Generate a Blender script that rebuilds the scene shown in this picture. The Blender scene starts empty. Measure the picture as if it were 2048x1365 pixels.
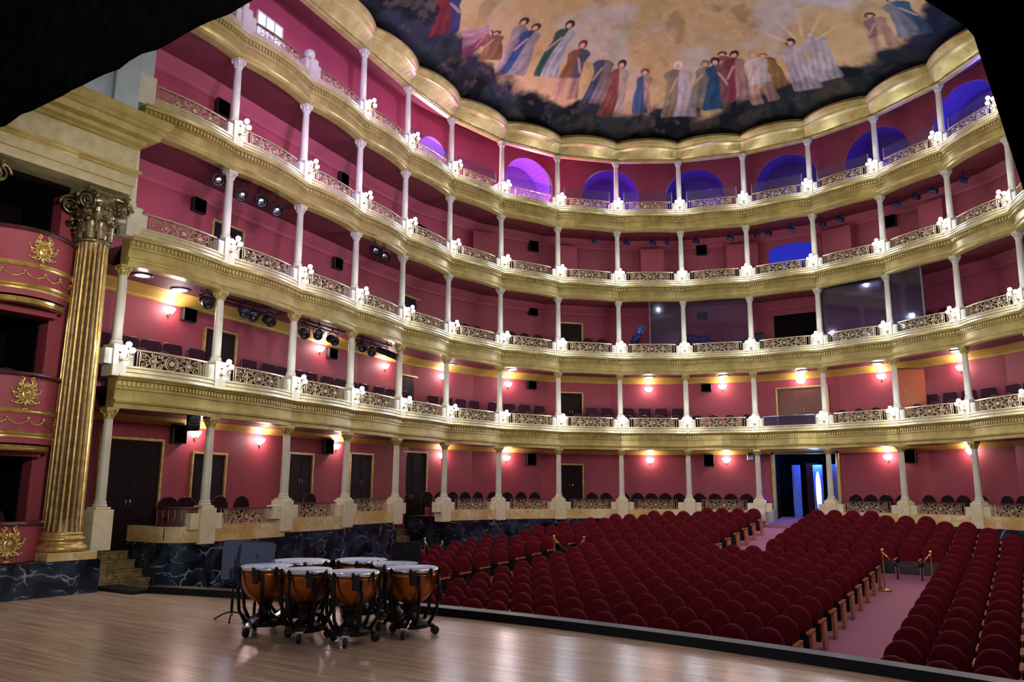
import bpy, math, random
import numpy as np
from mathutils import Vector, Matrix
PI = math.pi
rnd = random.Random(7)
SC = bpy.context.scene
COL = SC.collection

# ------------------------------------------------------------------ camera
CAM = Vector((7.212, 0.0, 1.85))
F_PX = 1580.775
YAW, PITCH, ROLL = math.radians(33.26952), math.radians(10.75207), math.radians(-0.39318)
cy_, sy_ = math.cos(YAW), math.sin(YAW)
cp_, sp_ = math.cos(PITCH), math.sin(PITCH)
r0 = Vector((cy_, sy_, 0)); h0 = Vector((-sy_, cy_, 0))
fwd = h0 * cp_ + Vector((0, 0, sp_)); u0 = Vector((0, 0, cp_)) - h0 * sp_
cr_, sr_ = math.cos(ROLL), math.sin(ROLL)
rr = r0 * cr_ - u0 * sr_; uu = r0 * sr_ + u0 * cr_
cam = bpy.data.objects.new('camera', bpy.data.cameras.new('camera'))
COL.objects.link(cam)
M = Matrix((rr, uu, -fwd)).transposed().to_4x4(); M.translation = CAM
cam.matrix_world = M
cam.data.sensor_width = 36.0
cam.data.lens = F_PX / 2048 * 36
cam.data.clip_start = 0.05; cam.data.clip_end = 200
SC.camera = cam

def project(p):
    q = Vector(p) - CAM; d = q.dot(fwd)
    if d <= 0.1: return None
    return 1024 + F_PX * q.dot(rr) / d, 682.5 - F_PX * q.dot(uu) / d, d

# ------------------------------------------------------------------ world, view, big lights
SC.view_settings.view_transform = 'Standard'
SC.view_settings.look = 'None'
SC.view_settings.gamma = 1.0
SC.view_settings.use_curve_mapping = False
SC.view_settings.exposure = 0.0
SC.cycles.use_denoising = True
SC.cycles.max_bounces = 8
SC.cycles.diffuse_bounces = 4
SC.cycles.glossy_bounces = 3
SC.cycles.transmission_bounces = 4
SC.cycles.transparent_max_bounces = 12
SC.cycles.sample_clamp_indirect = 3.0
SC.cycles.caustics_reflective = False
SC.cycles.caustics_refractive = False
SC.cycles.use_light_tree = True
W = bpy.data.worlds.new('world'); SC.world = W; W.use_nodes = True
WB = W.node_tree.nodes['Background']
WB.inputs[0].default_value = (0.85, 0.86, 1.0, 1); WB.inputs[1].default_value = 0.22

def add_light(kind, name, loc, power, color=(1, 1, 1), size=0.1, target=None, size_y=None, spot=None, blend=0.5):
    d = bpy.data.lights.new(name, kind); d.energy = power; d.color = color
    if kind == 'AREA':
        d.size = size
        if size_y: d.shape = 'RECTANGLE'; d.size_y = size_y
    elif kind == 'SPOT':
        d.shadow_soft_size = size; d.spot_size = spot or 1.0; d.spot_blend = blend
    else: d.shadow_soft_size = size
    o = bpy.data.objects.new(name, d); COL.objects.link(o); o.location = loc
    if target is not None:
        o.rotation_euler = (Vector(target) - Vector(loc)).to_track_quat('-Z', 'Y').to_euler()
    return o
# unseen fill lights added on the stage side to brighten house and proscenium
wl = add_light('AREA', 'stage_fill_light', (1.0, -5.0, 7.0), 700, (1.0, 0.95, 0.92), 10, (0, 24, 13.5), 2.5); wl.data.spread = math.radians(75)
add_light('AREA', 'side_fill_light', (5.5, 3.0, 5.0), 190, (1.0, 0.94, 0.85), 1.4, (-7.4, 7.4, 7.2), 1.4).data.spread = math.radians(80)
# unseen point light added under the painted ceiling as fill
add_light('POINT', 'dome_fill_light', (0, 16.5, 15.2), 280, (1.0, 0.93, 0.86), 0.25)
# unseen coloured spots added to tint the upper galleries
add_light('SPOT', 'purple_fill_light', (4.5, 7.0, 9.0), 14000, (0.55, 0.42, 1.0), 0.3, (-9.5, 16.0, 14.2), spot=0.75, blend=1.0)
add_light('SPOT', 'violet_fill_light', (4.5, 8.0, 8.0), 4500, (0.6, 0.42, 1.0), 0.3, (-9.8, 13.5, 8.6), spot=0.6, blend=1.0)

# ------------------------------------------------------------------ materials
def lin(c):
    o = []
    for v in c:
        v /= 255.0
        o.append(v / 12.92 if v <= 0.04045 else ((v + 0.055) / 1.055) ** 2.4)
    return (o[0], o[1], o[2], 1.0)
def new_mat(name):
    m = bpy.data.materials.new(name); m.use_nodes = True
    nt = m.node_tree; b = nt.nodes['Principled BSDF']
    return m, nt, b
def mat(name, c1, c2=None, scale=4.0, rough=0.5, metal=0.0, detail=3.0, bump=0.0, bscale=None, coat=0.0, sheen=0.0, spec=None, coord='Object', stretch=None):
    m, nt, b = new_mat(name)
    b.inputs['Roughness'].default_value = rough; b.inputs['Metallic'].default_value = metal
    if coat: b.inputs['Coat Weight'].default_value = coat; b.inputs['Coat Roughness'].default_value = 0.15
    if sheen: b.inputs['Sheen Weight'].default_value = sheen; b.inputs['Sheen Roughness'].default_value = 0.4
    if spec is not None: b.inputs['Specular IOR Level'].default_value = spec
    tc = nt.nodes.new('ShaderNodeTexCoord'); src = tc.outputs[coord]
    if stretch:
        mp = nt.nodes.new('ShaderNodeMapping'); mp.inputs['Scale'].default_value = stretch
        nt.links.new(src, mp.inputs[0]); src = mp.outputs[0]
    nz = nt.nodes.new('ShaderNodeTexNoise'); nz.inputs['Scale'].default_value = scale; nz.inputs['Detail'].default_value = detail
    nt.links.new(src, nz.inputs['Vector'])
    cr = nt.nodes.new('ShaderNodeValToRGB'); cr.color_ramp.elements[0].position = 0.3; cr.color_ramp.elements[1].position = 0.7
    cr.color_ramp.elements[0].color = lin(c1); cr.color_ramp.elements[1].color = lin(c2 or c1)
    nt.links.new(nz.outputs['Fac'], cr.inputs[0]); nt.links.new(cr.outputs[0], b.inputs['Base Color'])
    if bump:
        n2 = nt.nodes.new('ShaderNodeTexNoise'); n2.inputs['Scale'].default_value = bscale or scale * 6; n2.inputs['Detail'].default_value = 3
        nt.links.new(src, n2.inputs['Vector'])
        bp = nt.nodes.new('ShaderNodeBump'); bp.inputs['Strength'].default_value = bump; bp.inputs['Distance'].default_value = 0.02
        nt.links.new(n2.outputs['Fac'], bp.inputs['Height']); nt.links.new(bp.outputs[0], b.inputs['Normal'])
    return m
def emit_mat(name, c, strength, sampling='NONE'):
    m, nt, b = new_mat(name)
    b.inputs['Base Color'].default_value = lin(c)
    b.inputs['Emission Color'].default_value = lin(c); b.inputs['Emission Strength'].default_value = strength
    try: m.cycles.emission_sampling = sampling
    except Exception: pass
    return m
def marble(name, base1, base2, vein, scale, thin, rough, amt=1.0, stretch=(1, 1, 1), dist=1.6):
    m, nt, b = new_mat(name); b.inputs['Roughness'].default_value = rough
    g = nt.nodes.new('ShaderNodeNewGeometry')
    n1 = nt.nodes.new('ShaderNodeTexNoise'); n1.inputs['Scale'].default_value = scale * 0.6; n1.inputs['Detail'].default_value = 4
    nt.links.new(g.outputs['Position'], n1.inputs['Vector'])
    r1 = nt.nodes.new('ShaderNodeValToRGB'); r1.color_ramp.elements[0].position = 0.35; r1.color_ramp.elements[1].position = 0.68
    r1.color_ramp.elements[0].color = lin(base1); r1.color_ramp.elements[1].color = lin(base2)
    nt.links.new(n1.outputs['Fac'], r1.inputs[0])
    mpv = nt.nodes.new('ShaderNodeMapping'); mpv.inputs['Scale'].default_value = stretch; mpv.inputs['Rotation'].default_value = (0.5, 0.3, 0.6); nt.links.new(g.outputs['Position'], mpv.inputs[0])
    n2 = nt.nodes.new('ShaderNodeTexNoise'); n2.inputs['Scale'].default_value = scale; n2.inputs['Detail'].default_value = 8; n2.inputs['Distortion'].default_value = dist
    nt.links.new(mpv.outputs[0], n2.inputs['Vector'])
    r2 = nt.nodes.new('ShaderNodeValToRGB'); e = r2.color_ramp.elements
    e[0].position = 0.5 - thin; e[0].color = (0, 0, 0, 1); e[1].position = 0.5 + thin; e[1].color = (0, 0, 0, 1)
    k = e.new(0.5); k.color = (amt, amt, amt, 1)
    nt.links.new(n2.outputs['Fac'], r2.inputs[0])
    mx = nt.nodes.new('ShaderNodeMixRGB'); nt.links.new(r2.outputs[0], mx.inputs[0]); nt.links.new(r1.outputs[0], mx.inputs[1]); mx.inputs[2].default_value = lin(vein)
    nt.links.new(mx.outputs[0], b.inputs['Base Color'])
    return m
def crack_marble(name, base1, base2, vein, scale, thin, rough, amt):
    m, nt, b = new_mat(name); b.inputs['Roughness'].default_value = rough; L = nt.links
    g = nt.nodes.new('ShaderNodeNewGeometry')
    n0 = nt.nodes.new('ShaderNodeTexNoise'); n0.inputs['Scale'].default_value = 3.0; n0.inputs['Detail'].default_value = 4; L.new(g.outputs['Position'], n0.inputs['Vector'])
    va = nt.nodes.new('ShaderNodeVectorMath'); va.operation = 'MULTIPLY_ADD'; va.inputs[1].default_value = (0.35, 0.35, 0.35); L.new(n0.outputs['Color'], va.inputs[0]); L.new(g.outputs['Position'], va.inputs[2])
    mp = nt.nodes.new('ShaderNodeMapping'); mp.inputs['Rotation'].default_value = (0.7, 0.5, 0.4); mp.inputs['Scale'].default_value = (1.0, 0.55, 1.3); L.new(va.outputs[0], mp.inputs[0])
    fac = None
    for sc_, th_ in ((scale, thin), (scale * 2.6, thin * 1.3)):
        vo = nt.nodes.new('ShaderNodeTexVoronoi'); vo.feature = 'DISTANCE_TO_EDGE'; vo.inputs['Scale'].default_value = sc_; L.new(mp.outputs[0], vo.inputs['Vector'])
        r = nt.nodes.new('ShaderNodeValToRGB'); r.color_ramp.elements[0].position = 0.0; r.color_ramp.elements[0].color = (1, 1, 1, 1); r.color_ramp.elements[1].position = th_; r.color_ramp.elements[1].color = (0, 0, 0, 1); L.new(vo.outputs['Distance'], r.inputs[0])
        nm = nt.nodes.new('ShaderNodeTexNoise'); nm.inputs['Scale'].default_value = sc_ * 1.3; L.new(g.outputs['Position'], nm.inputs['Vector'])
        rm = nt.nodes.new('ShaderNodeValToRGB'); rm.color_ramp.elements[0].position = 0.48; rm.color_ramp.elements[0].color = (0, 0, 0, 1); rm.color_ramp.elements[1].position = 0.66; rm.color_ramp.elements[1].color = (amt, amt, amt, 1); L.new(nm.outputs['Fac'], rm.inputs[0])
        mu = nt.nodes.new('ShaderNodeMath'); mu.operation = 'MULTIPLY'; L.new(r.outputs[0], mu.inputs[0]); L.new(rm.outputs[0], mu.inputs[1])
        if fac is None: fac = mu.outputs[0]
        else:
            mx_ = nt.nodes.new('ShaderNodeMath'); mx_.operation = 'MAXIMUM'; L.new(fac, mx_.inputs[0]); L.new(mu.outputs[0], mx_.inputs[1]); fac = mx_.outputs[0]
    n1 = nt.nodes.new('ShaderNodeTexNoise'); n1.inputs['Scale'].default_value = 1.6; n1.inputs['Detail'].default_value = 6; n1.inputs['Distortion'].default_value = 1.0; L.new(g.outputs['Position'], n1.inputs['Vector'])
    r1 = nt.nodes.new('ShaderNodeValToRGB'); r1.color_ramp.elements[0].position = 0.42; r1.color_ramp.elements[1].position = 0.72; r1.color_ramp.elements[0].color = lin(base1); r1.color_ramp.elements[1].color = lin(base2); L.new(n1.outputs['Fac'], r1.inputs[0])
    mx = nt.nodes.new('ShaderNodeMixRGB'); L.new(fac, mx.inputs[0]); L.new(r1.outputs[0], mx.inputs[1]); mx.inputs[2].default_value = lin(vein); L.new(mx.outputs[0], b.inputs['Base Color'])
    return m
def wood_floor(name):
    m, nt, b = new_mat(name)
    g = nt.nodes.new('ShaderNodeNewGeometry')
    mp = nt.nodes.new('ShaderNodeMapping'); mp.inputs['Scale'].default_value = (1, 1, 1)
    nt.links.new(g.outputs['Position'], mp.inputs[0])
    br = nt.nodes.new('ShaderNodeTexBrick'); br.inputs['Scale'].default_value = 1.0
    br.inputs['Brick Width'].default_value = 2.6; br.inputs['Row Height'].default_value = 0.105
    br.inputs['Mortar Size'].default_value = 0.002; br.offset = 0.37
    br.inputs['Color1'].default_value = lin((222, 188, 158)); br.inputs['Color2'].default_value = lin((202, 166, 134)); br.inputs['Mortar'].default_value = lin((80, 52, 34))
    nt.links.new(mp.outputs[0], br.inputs['Vector'])
    m2 = nt.nodes.new('ShaderNodeMapping'); m2.inputs['Scale'].default_value = (0.5, 7, 1); nt.links.new(g.outputs['Position'], m2.inputs[0])
    nz = nt.nodes.new('ShaderNodeTexNoise'); nz.inputs['Scale'].default_value = 2.0; nz.inputs['Detail'].default_value = 6; nt.links.new(m2.outputs[0], nz.inputs['Vector'])
    cr = nt.nodes.new('ShaderNodeValToRGB'); cr.color_ramp.elements[0].position = 0.32; cr.color_ramp.elements[1].position = 0.62
    cr.color_ramp.elements[0].color = (0.55, 0.5, 0.47, 1); cr.color_ramp.elements[1].color = (1, 1, 1, 1)
    nt.links.new(nz.outputs['Fac'], cr.inputs[0])
    mx = nt.nodes.new('ShaderNodeMixRGB'); mx.blend_type = 'MULTIPLY'; mx.inputs[0].default_value = 0.8
    nt.links.new(br.outputs['Color'], mx.inputs[1]); nt.links.new(cr.outputs[0], mx.inputs[2]); nt.links.new(mx.outputs[0], b.inputs['Base Color'])
    b.inputs['Roughness'].default_value = 0.24
    bp = nt.nodes.new('ShaderNodeBump'); bp.inputs['Strength'].default_value = 0.12; bp.inputs['Distance'].default_value = 0.01
    nt.links.new(nz.outputs['Fac'], bp.inputs['Height']); nt.links.new(bp.outputs[0], b.inputs['Normal'])
    return m
def glass_mat(name, tint, fac, haze=0.0):
    m, nt, b = new_mat(name); out = nt.nodes['Material Output']
    tr = nt.nodes.new('ShaderNodeBsdfTransparent'); tr.inputs[0].default_value = lin(tint)
    gl = nt.nodes.new('ShaderNodeBsdfGlossy'); gl.inputs['Roughness'].default_value = 0.05; gl.inputs[0].default_value = (0.8, 0.85, 1, 1)
    mx = nt.nodes.new('ShaderNodeMixShader'); mx.inputs[0].default_value = fac
    df = nt.nodes.new('ShaderNodeBsdfDiffuse'); df.inputs[0].default_value = (0.34, 0.27, 0.42, 1)
    m2 = nt.nodes.new('ShaderNodeMixShader'); m2.inputs[0].default_value = haze
    nt.links.new(tr.outputs[0], m2.inputs[1]); nt.links.new(df.outputs[0], m2.inputs[2])
    nt.links.new(m2.outputs[0], mx.inputs[1]); nt.links.new(gl.outputs[0], mx.inputs[2]); nt.links.new(mx.outputs[0], out.inputs[0])
    return m
def attr_mat(name, rough):
    m, nt, b = new_mat(name); b.inputs['Roughness'].default_value = rough; b.inputs['Specular IOR Level'].default_value = 0.08
    at = nt.nodes.new('ShaderNodeAttribute'); at.attribute_name = 'paint'
    nt.links.new(at.outputs['Color'], b.inputs['Base Color'])
    return m

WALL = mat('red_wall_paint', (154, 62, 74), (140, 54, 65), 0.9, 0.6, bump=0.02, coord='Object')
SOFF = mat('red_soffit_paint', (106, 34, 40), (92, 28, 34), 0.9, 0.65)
GOLD = mat('aged_gilding', (182, 164, 98), (154, 134, 70), 3.0, 0.34, 0.35, bump=0.05, bscale=30)
GOLDD = mat('gilded_cove', (196, 170, 84), (172, 144, 62), 2.0, 0.45, 0.2)
GOLDC = mat('bright_gilding', (216, 188, 116), (172, 138, 70), 9.0, 0.3, 0.6, bump=0.1, bscale=40)
GOLDF = mat('flute_shade_gilding', (92, 64, 36), (66, 42, 26), 9.0, 0.4, 0.4)  # shade in the flute grooves, put into a darker gilding colour
BRONZE = mat('tarnished_gilding', (150, 134, 100), (84, 70, 48), 14.0, 0.32, 0.7, bump=0.15, bscale=40)
CREAM = mat('cream_stone_paint', (198, 192, 172), (182, 174, 150), 3.0, 0.45)
CREAMG = mat('cream_ledge_paint', (188, 176, 138), (166, 152, 110), 5.0, 0.4)
BLUEG = mat('grey_blue_plaster', (170, 182, 188), (150, 162, 168), 2.0, 0.6)
IVORY = mat('ivory_gilt_iron', (186, 168, 132), (152, 130, 94), 12.0, 0.42, 0.3)
BRASSD = mat('old_brass_iron', (176, 150, 110), (130, 98, 66), 12.0, 0.42, 0.45)
RAILW = mat('plum_handrail_wood', (84, 42, 46), (60, 28, 32), 6.0, 0.35)
YMARB = marble('yellow_marble', (190, 152, 84), (224, 208, 160), (176, 130, 60), 1.9, 0.05, 0.3, 0.6)
PMARB = marble('pale_marble', (206, 192, 150), (220, 210, 180), (196, 174, 124), 1.5, 0.05, 0.35, 0.5)
BMARB = crack_marble('black_green_marble', (10, 14, 22), (52, 66, 86), (170, 186, 204), 0.9, 0.022, 0.2, 0.8)
FLOORW = wood_floor('stage_floor_boards')
CARPET = mat('dusty_pink_carpet', (172, 104, 124), (150, 86, 106), 2.5, 0.95, bump=0.2, bscale=300, coord='Generated')
VELVET = mat('maroon_velvet', (98, 10, 25), (78, 7, 19), 9.0, 0.85, spec=0.12)
VELVD = mat('dark_plum_upholstery', (66, 26, 40), (50, 20, 32), 9.0, 0.8, spec=0.15)
BLACKP = mat('black_plastic', (12, 12, 15), (18, 18, 22), 8, 0.45)
BLACKM = mat('black_metal', (16, 15, 16), (28, 26, 27), 8, 0.3, 0.5)
BLACKE = mat('black_stage_lip_paint', (9, 9, 12), (14, 14, 18), 8, 0.4, spec=0.3)
BLACKC = mat('black_drape_cloth', (1, 1, 2), (3, 3, 4), 5, 1.0, spec=0.0)
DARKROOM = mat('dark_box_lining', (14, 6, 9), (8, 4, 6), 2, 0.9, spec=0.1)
SEATW = mat('oiled_seat_wood', (196, 126, 74), (156, 94, 52), 6.0, 0.22, stretch=(8, 8, 1))
DOORW = mat('dark_door_wood', (34, 15, 16), (20, 9, 11), 5.0, 0.5, spec=0.15, stretch=(8, 8, 1))
DOORB = mat('brown_door_wood', (110, 62, 44), (84, 44, 32), 5.0, 0.4, stretch=(8, 8, 1))
PANELW = mat('orange_panel_wood', (196, 98, 44), (170, 80, 36), 4.0, 0.4, stretch=(6, 6, 1))
CHROME = mat('chrome', (225, 225, 230), None, 3, 0.15, 1.0)
BRASS = mat('polished_brass', (236, 210, 146), (222, 190, 120), 3, 0.18, 1.0)
ROPE = mat('maroon_rope', (92, 30, 44), (70, 20, 34), 40, 0.7)
COPPER = mat('spun_copper', (192, 112, 56), (164, 88, 42), 6, 0.28, 0.85)
HEAD = mat('drum_head_film', (190, 192, 226), (180, 182, 218), 5, 0.4)
GLOBE = emit_mat('lit_globe', (232, 238, 255), 14.0)
SCON = emit_mat('lit_sconce_glass', (255, 226, 222), 20.0)
CEILL = emit_mat('lit_downlight', (255, 236, 240), 2.0)
BLUEL = emit_mat('blue_lit_glass', (120, 190, 255), 1.6)
WINL = emit_mat('lit_window_panes', (205, 225, 255), 1.2)
BLUEB = mat('blue_metal_lamp_body', (40, 62, 120), (24, 36, 76), 5, 0.4, 0.3)
PALEPL = mat('violet_light_plaster', (86, 56, 116), (76, 48, 106), 2, 0.7)  # plum tone puts the violet niche light into pale plaster
STEPM = marble('step_marble', (130, 112, 68), (150, 132, 86), (90, 70, 36), 2.0, 0.06, 0.4)
GLASS = glass_mat('clear_pane', (228, 226, 240), 0.045, 0.02)
GLASS2 = glass_mat('hazy_pane', (178, 166, 196), 0.06, 0.05)
PLEXI = glass_mat('clear_plexi', (168, 182, 214), 0.14, 0.08)
GREYM = mat('grey_metal', (120, 122, 132), (96, 98, 108), 6, 0.35, 0.6)

# ------------------------------------------------------------------ mesh helpers
class MB:
    def __init__(s): s.v = []; s.f = []; s.m = []; s.s = []
    def add(s, vs, fs, mi=0, sm=False, T=None):
        o = len(s.v)
        s.v += [tuple(T @ Vector(p)) for p in vs] if T is not None else [tuple(p) for p in vs]
        for f in fs: s.f.append(tuple(i + o for i in f)); s.m.append(mi); s.s.append(sm)
    def box(s, x0, x1, y0, y1, z0, z1, mi=0, T=None):
        vs = [(x0, y0, z0), (x1, y0, z0), (x1, y1, z0), (x0, y1, z0), (x0, y0, z1), (x1, y0, z1), (x1, y1, z1), (x0, y1, z1)]
        s.add(vs, [(0, 3, 2, 1), (4, 5, 6, 7), (0, 1, 5, 4), (1, 2, 6, 5), (2, 3, 7, 6), (3, 0, 4, 7)], mi, False, T)
    def bevbox(s, x0, x1, y0, y1, z0, z1, b, mi=0, T=None):
        # box with chamfered edges
        rows = []
        for z, k in ((z0, b), (z0 + b, 0), (z1 - b, 0), (z1, b)):
            rows.append([(x0 + b + (0 if 0 else 0) + k * 0, y0 + k, z), (x1 - b, y0 + k, z), (x1 - k, y0 + b, z), (x1 - k, y1 - b, z), (x1 - b, y1 - k, z), (x0 + b, y1 - k, z), (x0 + k, y1 - b, z), (x0 + k, y0 + b, z)])
        s.grid(rows, mi, False, True, T, caps=True)
    def grid(s, rows, mi=0, sm=True, close=False, T=None, caps=False):
        n = len(rows[0]); vs = [p for r in rows for p in r]; fs = []
        for i in range(len(rows) - 1):
            for j in range(n if close else n - 1):
                k = (j + 1) % n
                fs.append((i * n + j, i * n + k, (i + 1) * n + k, (i + 1) * n + j))
        if caps:
            fs.append(tuple(range(n - 1, -1, -1))); fs.append(tuple((len(rows) - 1) * n + j for j in range(n)))
        s.add(vs, fs, mi, sm, T)
    def lathe(s, prof, n=16, mi=0, sm=True, T=None, caps=True, cx=0, cy=0):
        rows = [[(cx + r * math.cos(2 * PI * j / n), cy + r * math.sin(2 * PI * j / n), z) for j in range(n)] for r, z in prof]
        s.grid(rows, mi, sm, True, T, caps)
    def tube(s, pts, r=0.01, n=6, mi=0, sm=True, T=None, closed=False, caps=True):
        P = [Vector(p) for p in pts]; rows = []; N = len(P); up = None
        for i in range(N):
            a = P[(i - 1) % N] if (closed or i > 0) else P[i]; b = P[(i + 1) % N] if (closed or i < N - 1) else P[i]
            t = (b - a); t = t.normalized() if t.length > 1e-9 else Vector((0, 0, 1))
            if up is None:
                up = Vector((0, 0, 1)) if abs(t.z) < 0.9 else Vector((1, 0, 0))
            x = t.cross(up)
            if x.length < 1e-6: x = t.cross(Vector((1, 0, 0)))
            x.normalize(); y = x.cross(t).normalized(); up = y
            ri = r[i] if isinstance(r, (list, tuple)) else r
            rows.append([P[i] + x * (ri * math.cos(2 * PI * k / n)) + y * (ri * math.sin(2 * PI * k / n)) for k in range(n)])
        if closed: rows.append(rows[0])
        s.grid(rows, mi, sm, True, T, caps and not closed)
    def ball(s, c, r, nu=10, nv=6, mi=0, T=None, sc=(1, 1, 1)):
        rows = []
        for i in range(nv + 1):
            a = -PI / 2 + PI * i / nv; rad = max(math.cos(a), 0.02) * r
            rows.append([(c[0] + sc[0] * rad * math.cos(2 * PI * j / nu), c[1] + sc[1] * rad * math.sin(2 * PI * j / nu), c[2] + sc[2] * r * math.sin(a)) for j in range(nu)])
        s.grid(rows, mi, True, True, T, True)
    def prism(s, poly, y0, y1, mi=0, sm=False, T=None):
        # poly in XZ, extruded in Y
        n = len(poly); vs = [(x, y0, z) for x, z in poly] + [(x, y1, z) for x, z in poly]
        fs = [tuple(range(n)), tuple(range(2 * n - 1, n - 1, -1))]
        s.add(vs, fs, mi, False, T)
        s.add(vs, [(i, i + n, (i + 1) % n + n, (i + 1) % n) for i in range(n)], mi, sm, T)
    def mesh(s, name, mats):
        me = bpy.data.meshes.new(name); me.from_pydata(s.v, [], s.f)
        for m in (mats if isinstance(mats, (list, tuple)) else [mats]): me.materials.append(m)
        me.polygons.foreach_set('material_index', s.m); me.polygons.foreach_set('use_smooth', s.s); me.update()
        return me
    def build(s, name, mats, parent=None):
        o = bpy.data.objects.new(name, s.mesh(name, mats)); COL.objects.link(o)
        if parent is not None: o.parent = parent
        return o

def tag(o, label, cat, group=None, kind=None):
    o['label'] = label; o['category'] = cat
    if group: o['group'] = group
    if kind: o['kind'] = kind
    return o
def struct(o, label=None, cat=None):
    o['kind'] = 'structure'
    if label: o['label'] = label; o['category'] = cat
    return o
def thing(name, label, cat, loc=(0, 0, 0), rotz=0, group=None, kind=None):
    o = bpy.data.objects.new(name, None); COL.objects.link(o); o.empty_display_size = 0.1
    o.location = loc; o.rotation_euler = (0, 0, rotz)
    return tag(o, label, cat, group, kind)
def dup(root, loc, rotz, label, scale=None):
    r = root.copy(); COL.objects.link(r); r.location = loc; r.rotation_euler = (0, 0, rotz); r['label'] = label
    if scale: r.scale = scale
    for ch in list(root.children):
        c = ch.copy(); COL.objects.link(c); c.parent = r
        for g in ch.children:
            d = g.copy(); COL.objects.link(d); d.parent = c
    return r
class Repeat:
    """first call places the prototype itself, later calls copy it"""
    def __init__(s, root): s.root = root; s.used = False
    def put(s, loc, rotz, label, scale=None):
        if not s.used:
            s.used = True; o = s.root; o.location = loc; o.rotation_euler = (0, 0, rotz); o['label'] = label
            if scale: o.scale = scale
            return o
        return dup(s.root, loc, rotz, label, scale or (1, 1, 1))
ORD = ['zeroth', 'first', 'second', 'third', 'fourth', 'fifth', 'sixth', 'seventh', 'eighth', 'ninth', 'tenth', 'eleventh', 'twelfth', 'thirteenth', 'fourteenth', 'fifteenth', 'sixteenth', 'seventeenth', 'eighteenth', 'nineteenth', 'twentieth']
TIER = ['ground-floor boxes', 'first balcony', 'second balcony', 'third balcony', 'top gallery']
TIERA = ['ground-floor', 'first-balcony', 'second-balcony', 'third-balcony', 'top-gallery']

# ------------------------------------------------------------------ plan of the house
_L = [(-7.68, 8.51), (-7.79, 10.88), (-8.14, 13.33), (-8.48, 15.73), (-8.84, 18.17), (-8.98, 20.69), (-8.54, 23.22), (-7.43, 25.5), (-5.74, 27.25), (-3.61, 28.53), (-1.225, 29.2)]
CP = [Vector(p) for p in _L] + [Vector((-x, y)) for x, y in _L[::-1]]
NB = len(CP) - 1
ZB = [1.64, 4.61, 7.44, 10.29, 13.17]
ZC = [3.38, 6.23, 9.10, 11.92, 14.86]
WD = 1.6          # depth of the boxes behind the columns
def bayn(i):
    d = (CP[i + 1] - CP[i]).normalized(); return Vector((d.y, -d.x))
def miter(i):
    if i == 0: return bayn(0)
    if i == NB: return bayn(NB - 1)
    a, b = bayn(i - 1), bayn(i); m = (a + b).normalized(); return m / m.dot(a)
BN = [bayn(i) for i in range(NB)]; MT = [miter(i) for i in range(NB + 1)]
def edge(i, t, d, bulge=0.0):
    return CP[i].lerp(CP[i + 1], t) + MT[i].lerp(MT[i + 1], t) * d + BN[i] * (bulge * 4 * t * (1 - t))
def rot_of(n): return math.atan2(n.y, n.x) - PI / 2    # turns local +Y onto n
def sweep(mb, prof, bays, N=8, mi=0, smooth=False):
    """prof: list of (d, z, bulge)"""
    for i in bays:
        rows = []
        for d, z, b in prof:
            rows.append([(*edge(i, k / N, d, b), z) for k in range(N + 1)])
        # split rows so profile edges stay crisp, smooth along the sweep
        for a in range(len(rows) - 1): mb.grid([rows[a], rows[a + 1]], mi, smooth)
ALLB = list(range(NB)); VISB = list(range(0, 15))
# wall curve: offset polyline with cumulative length
WPTS = [Vector((CP[0].x - WD + 0.02, 8.31))] + [CP[i] - MT[i] * WD for i in range(NB + 1)] + [Vector((CP[NB].x + WD - 0.02, 8.31))]
WS = [0.0]
for a, b in zip(WPTS, WPTS[1:]): WS.append(WS[-1] + (b - a).length)
def wall_at(s, off=0.0):
    """point and room-side normal at arc length s"""
    s = min(max(s, 0.0), WS[-1] - 1e-6)
    for i in range(len(WPTS) - 1):
        if s <= WS[i + 1]:
            t = (s - WS[i]) / (WS[i + 1] - WS[i]); d = (WPTS[i + 1] - WPTS[i]).normalized(); n = Vector((d.y, -d.x))
            return WPTS[i].lerp(WPTS[i + 1], t) + n * off, n
def wall_s(x, y):
    p = Vector((x, y)); best = None
    for i in range(len(WPTS) - 1):
        a, b = WPTS[i], WPTS[i + 1]; d = b - a; t = min(max((p - a).dot(d) / d.length_squared, 0), 1)
        q = a + d * t; e = (p - q).length
        if best is None or e < best[0]: best = (e, WS[i] + t * d.length)
    return best[1]
def wrot(n): return rot_of(n)

# stalls floor height
def zfloor(y):
    if y < 22.1: return -0.39 + (y - 21.0) * 0.075
    return -0.3075 + (y - 22.1) * 0.135
def stage_edge(x): return 9.83 - ((x - 0.7) ** 2) / 48.0

# ================================================================== STRUCTURE
# ---- stage floor
mb = MB(); N = 48; xs = [-6.37 + (14.6 + 0) * k / N for k in range(N + 1)]
mb.grid([[(x, -9.0, 0) for x in xs], [(x, stage_edge(x), 0) for x in xs]], 0, False)
mb.grid([[(-12, -9, 0), (-12, 8.42, 0)], [(-6.37, -9, 0), (-6.37, 8.62, 0)]], 0, False)
mb.grid([[(8.23, -9, 0), (8.23, 8.6, 0)], [(12, -9, 0), (12, 8.4, 0)]], 0, False)
struct(mb.build('floor', FLOORW), 'polished honey-brown wooden stage floor', 'floor')
mb = MB()
rows = []
for dy, z in ((0.0, 0.0), (0.02, 0.115), (0.20, 0.13), (0.24, 0.11), (0.24, -1.6)):
    rows.append([(x, stage_edge(x) + dy, z) for x in xs])
for a in range(4): mb.grid([rows[a], rows[a + 1]], 0, False)
mb.box(-7.6, -6.37, 8.50, 8.95, -1.2, 0.06)
struct(mb.build('trim_1', BLACKE), 'black nosing along the curved front edge of the stage', 'stage edge')
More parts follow.
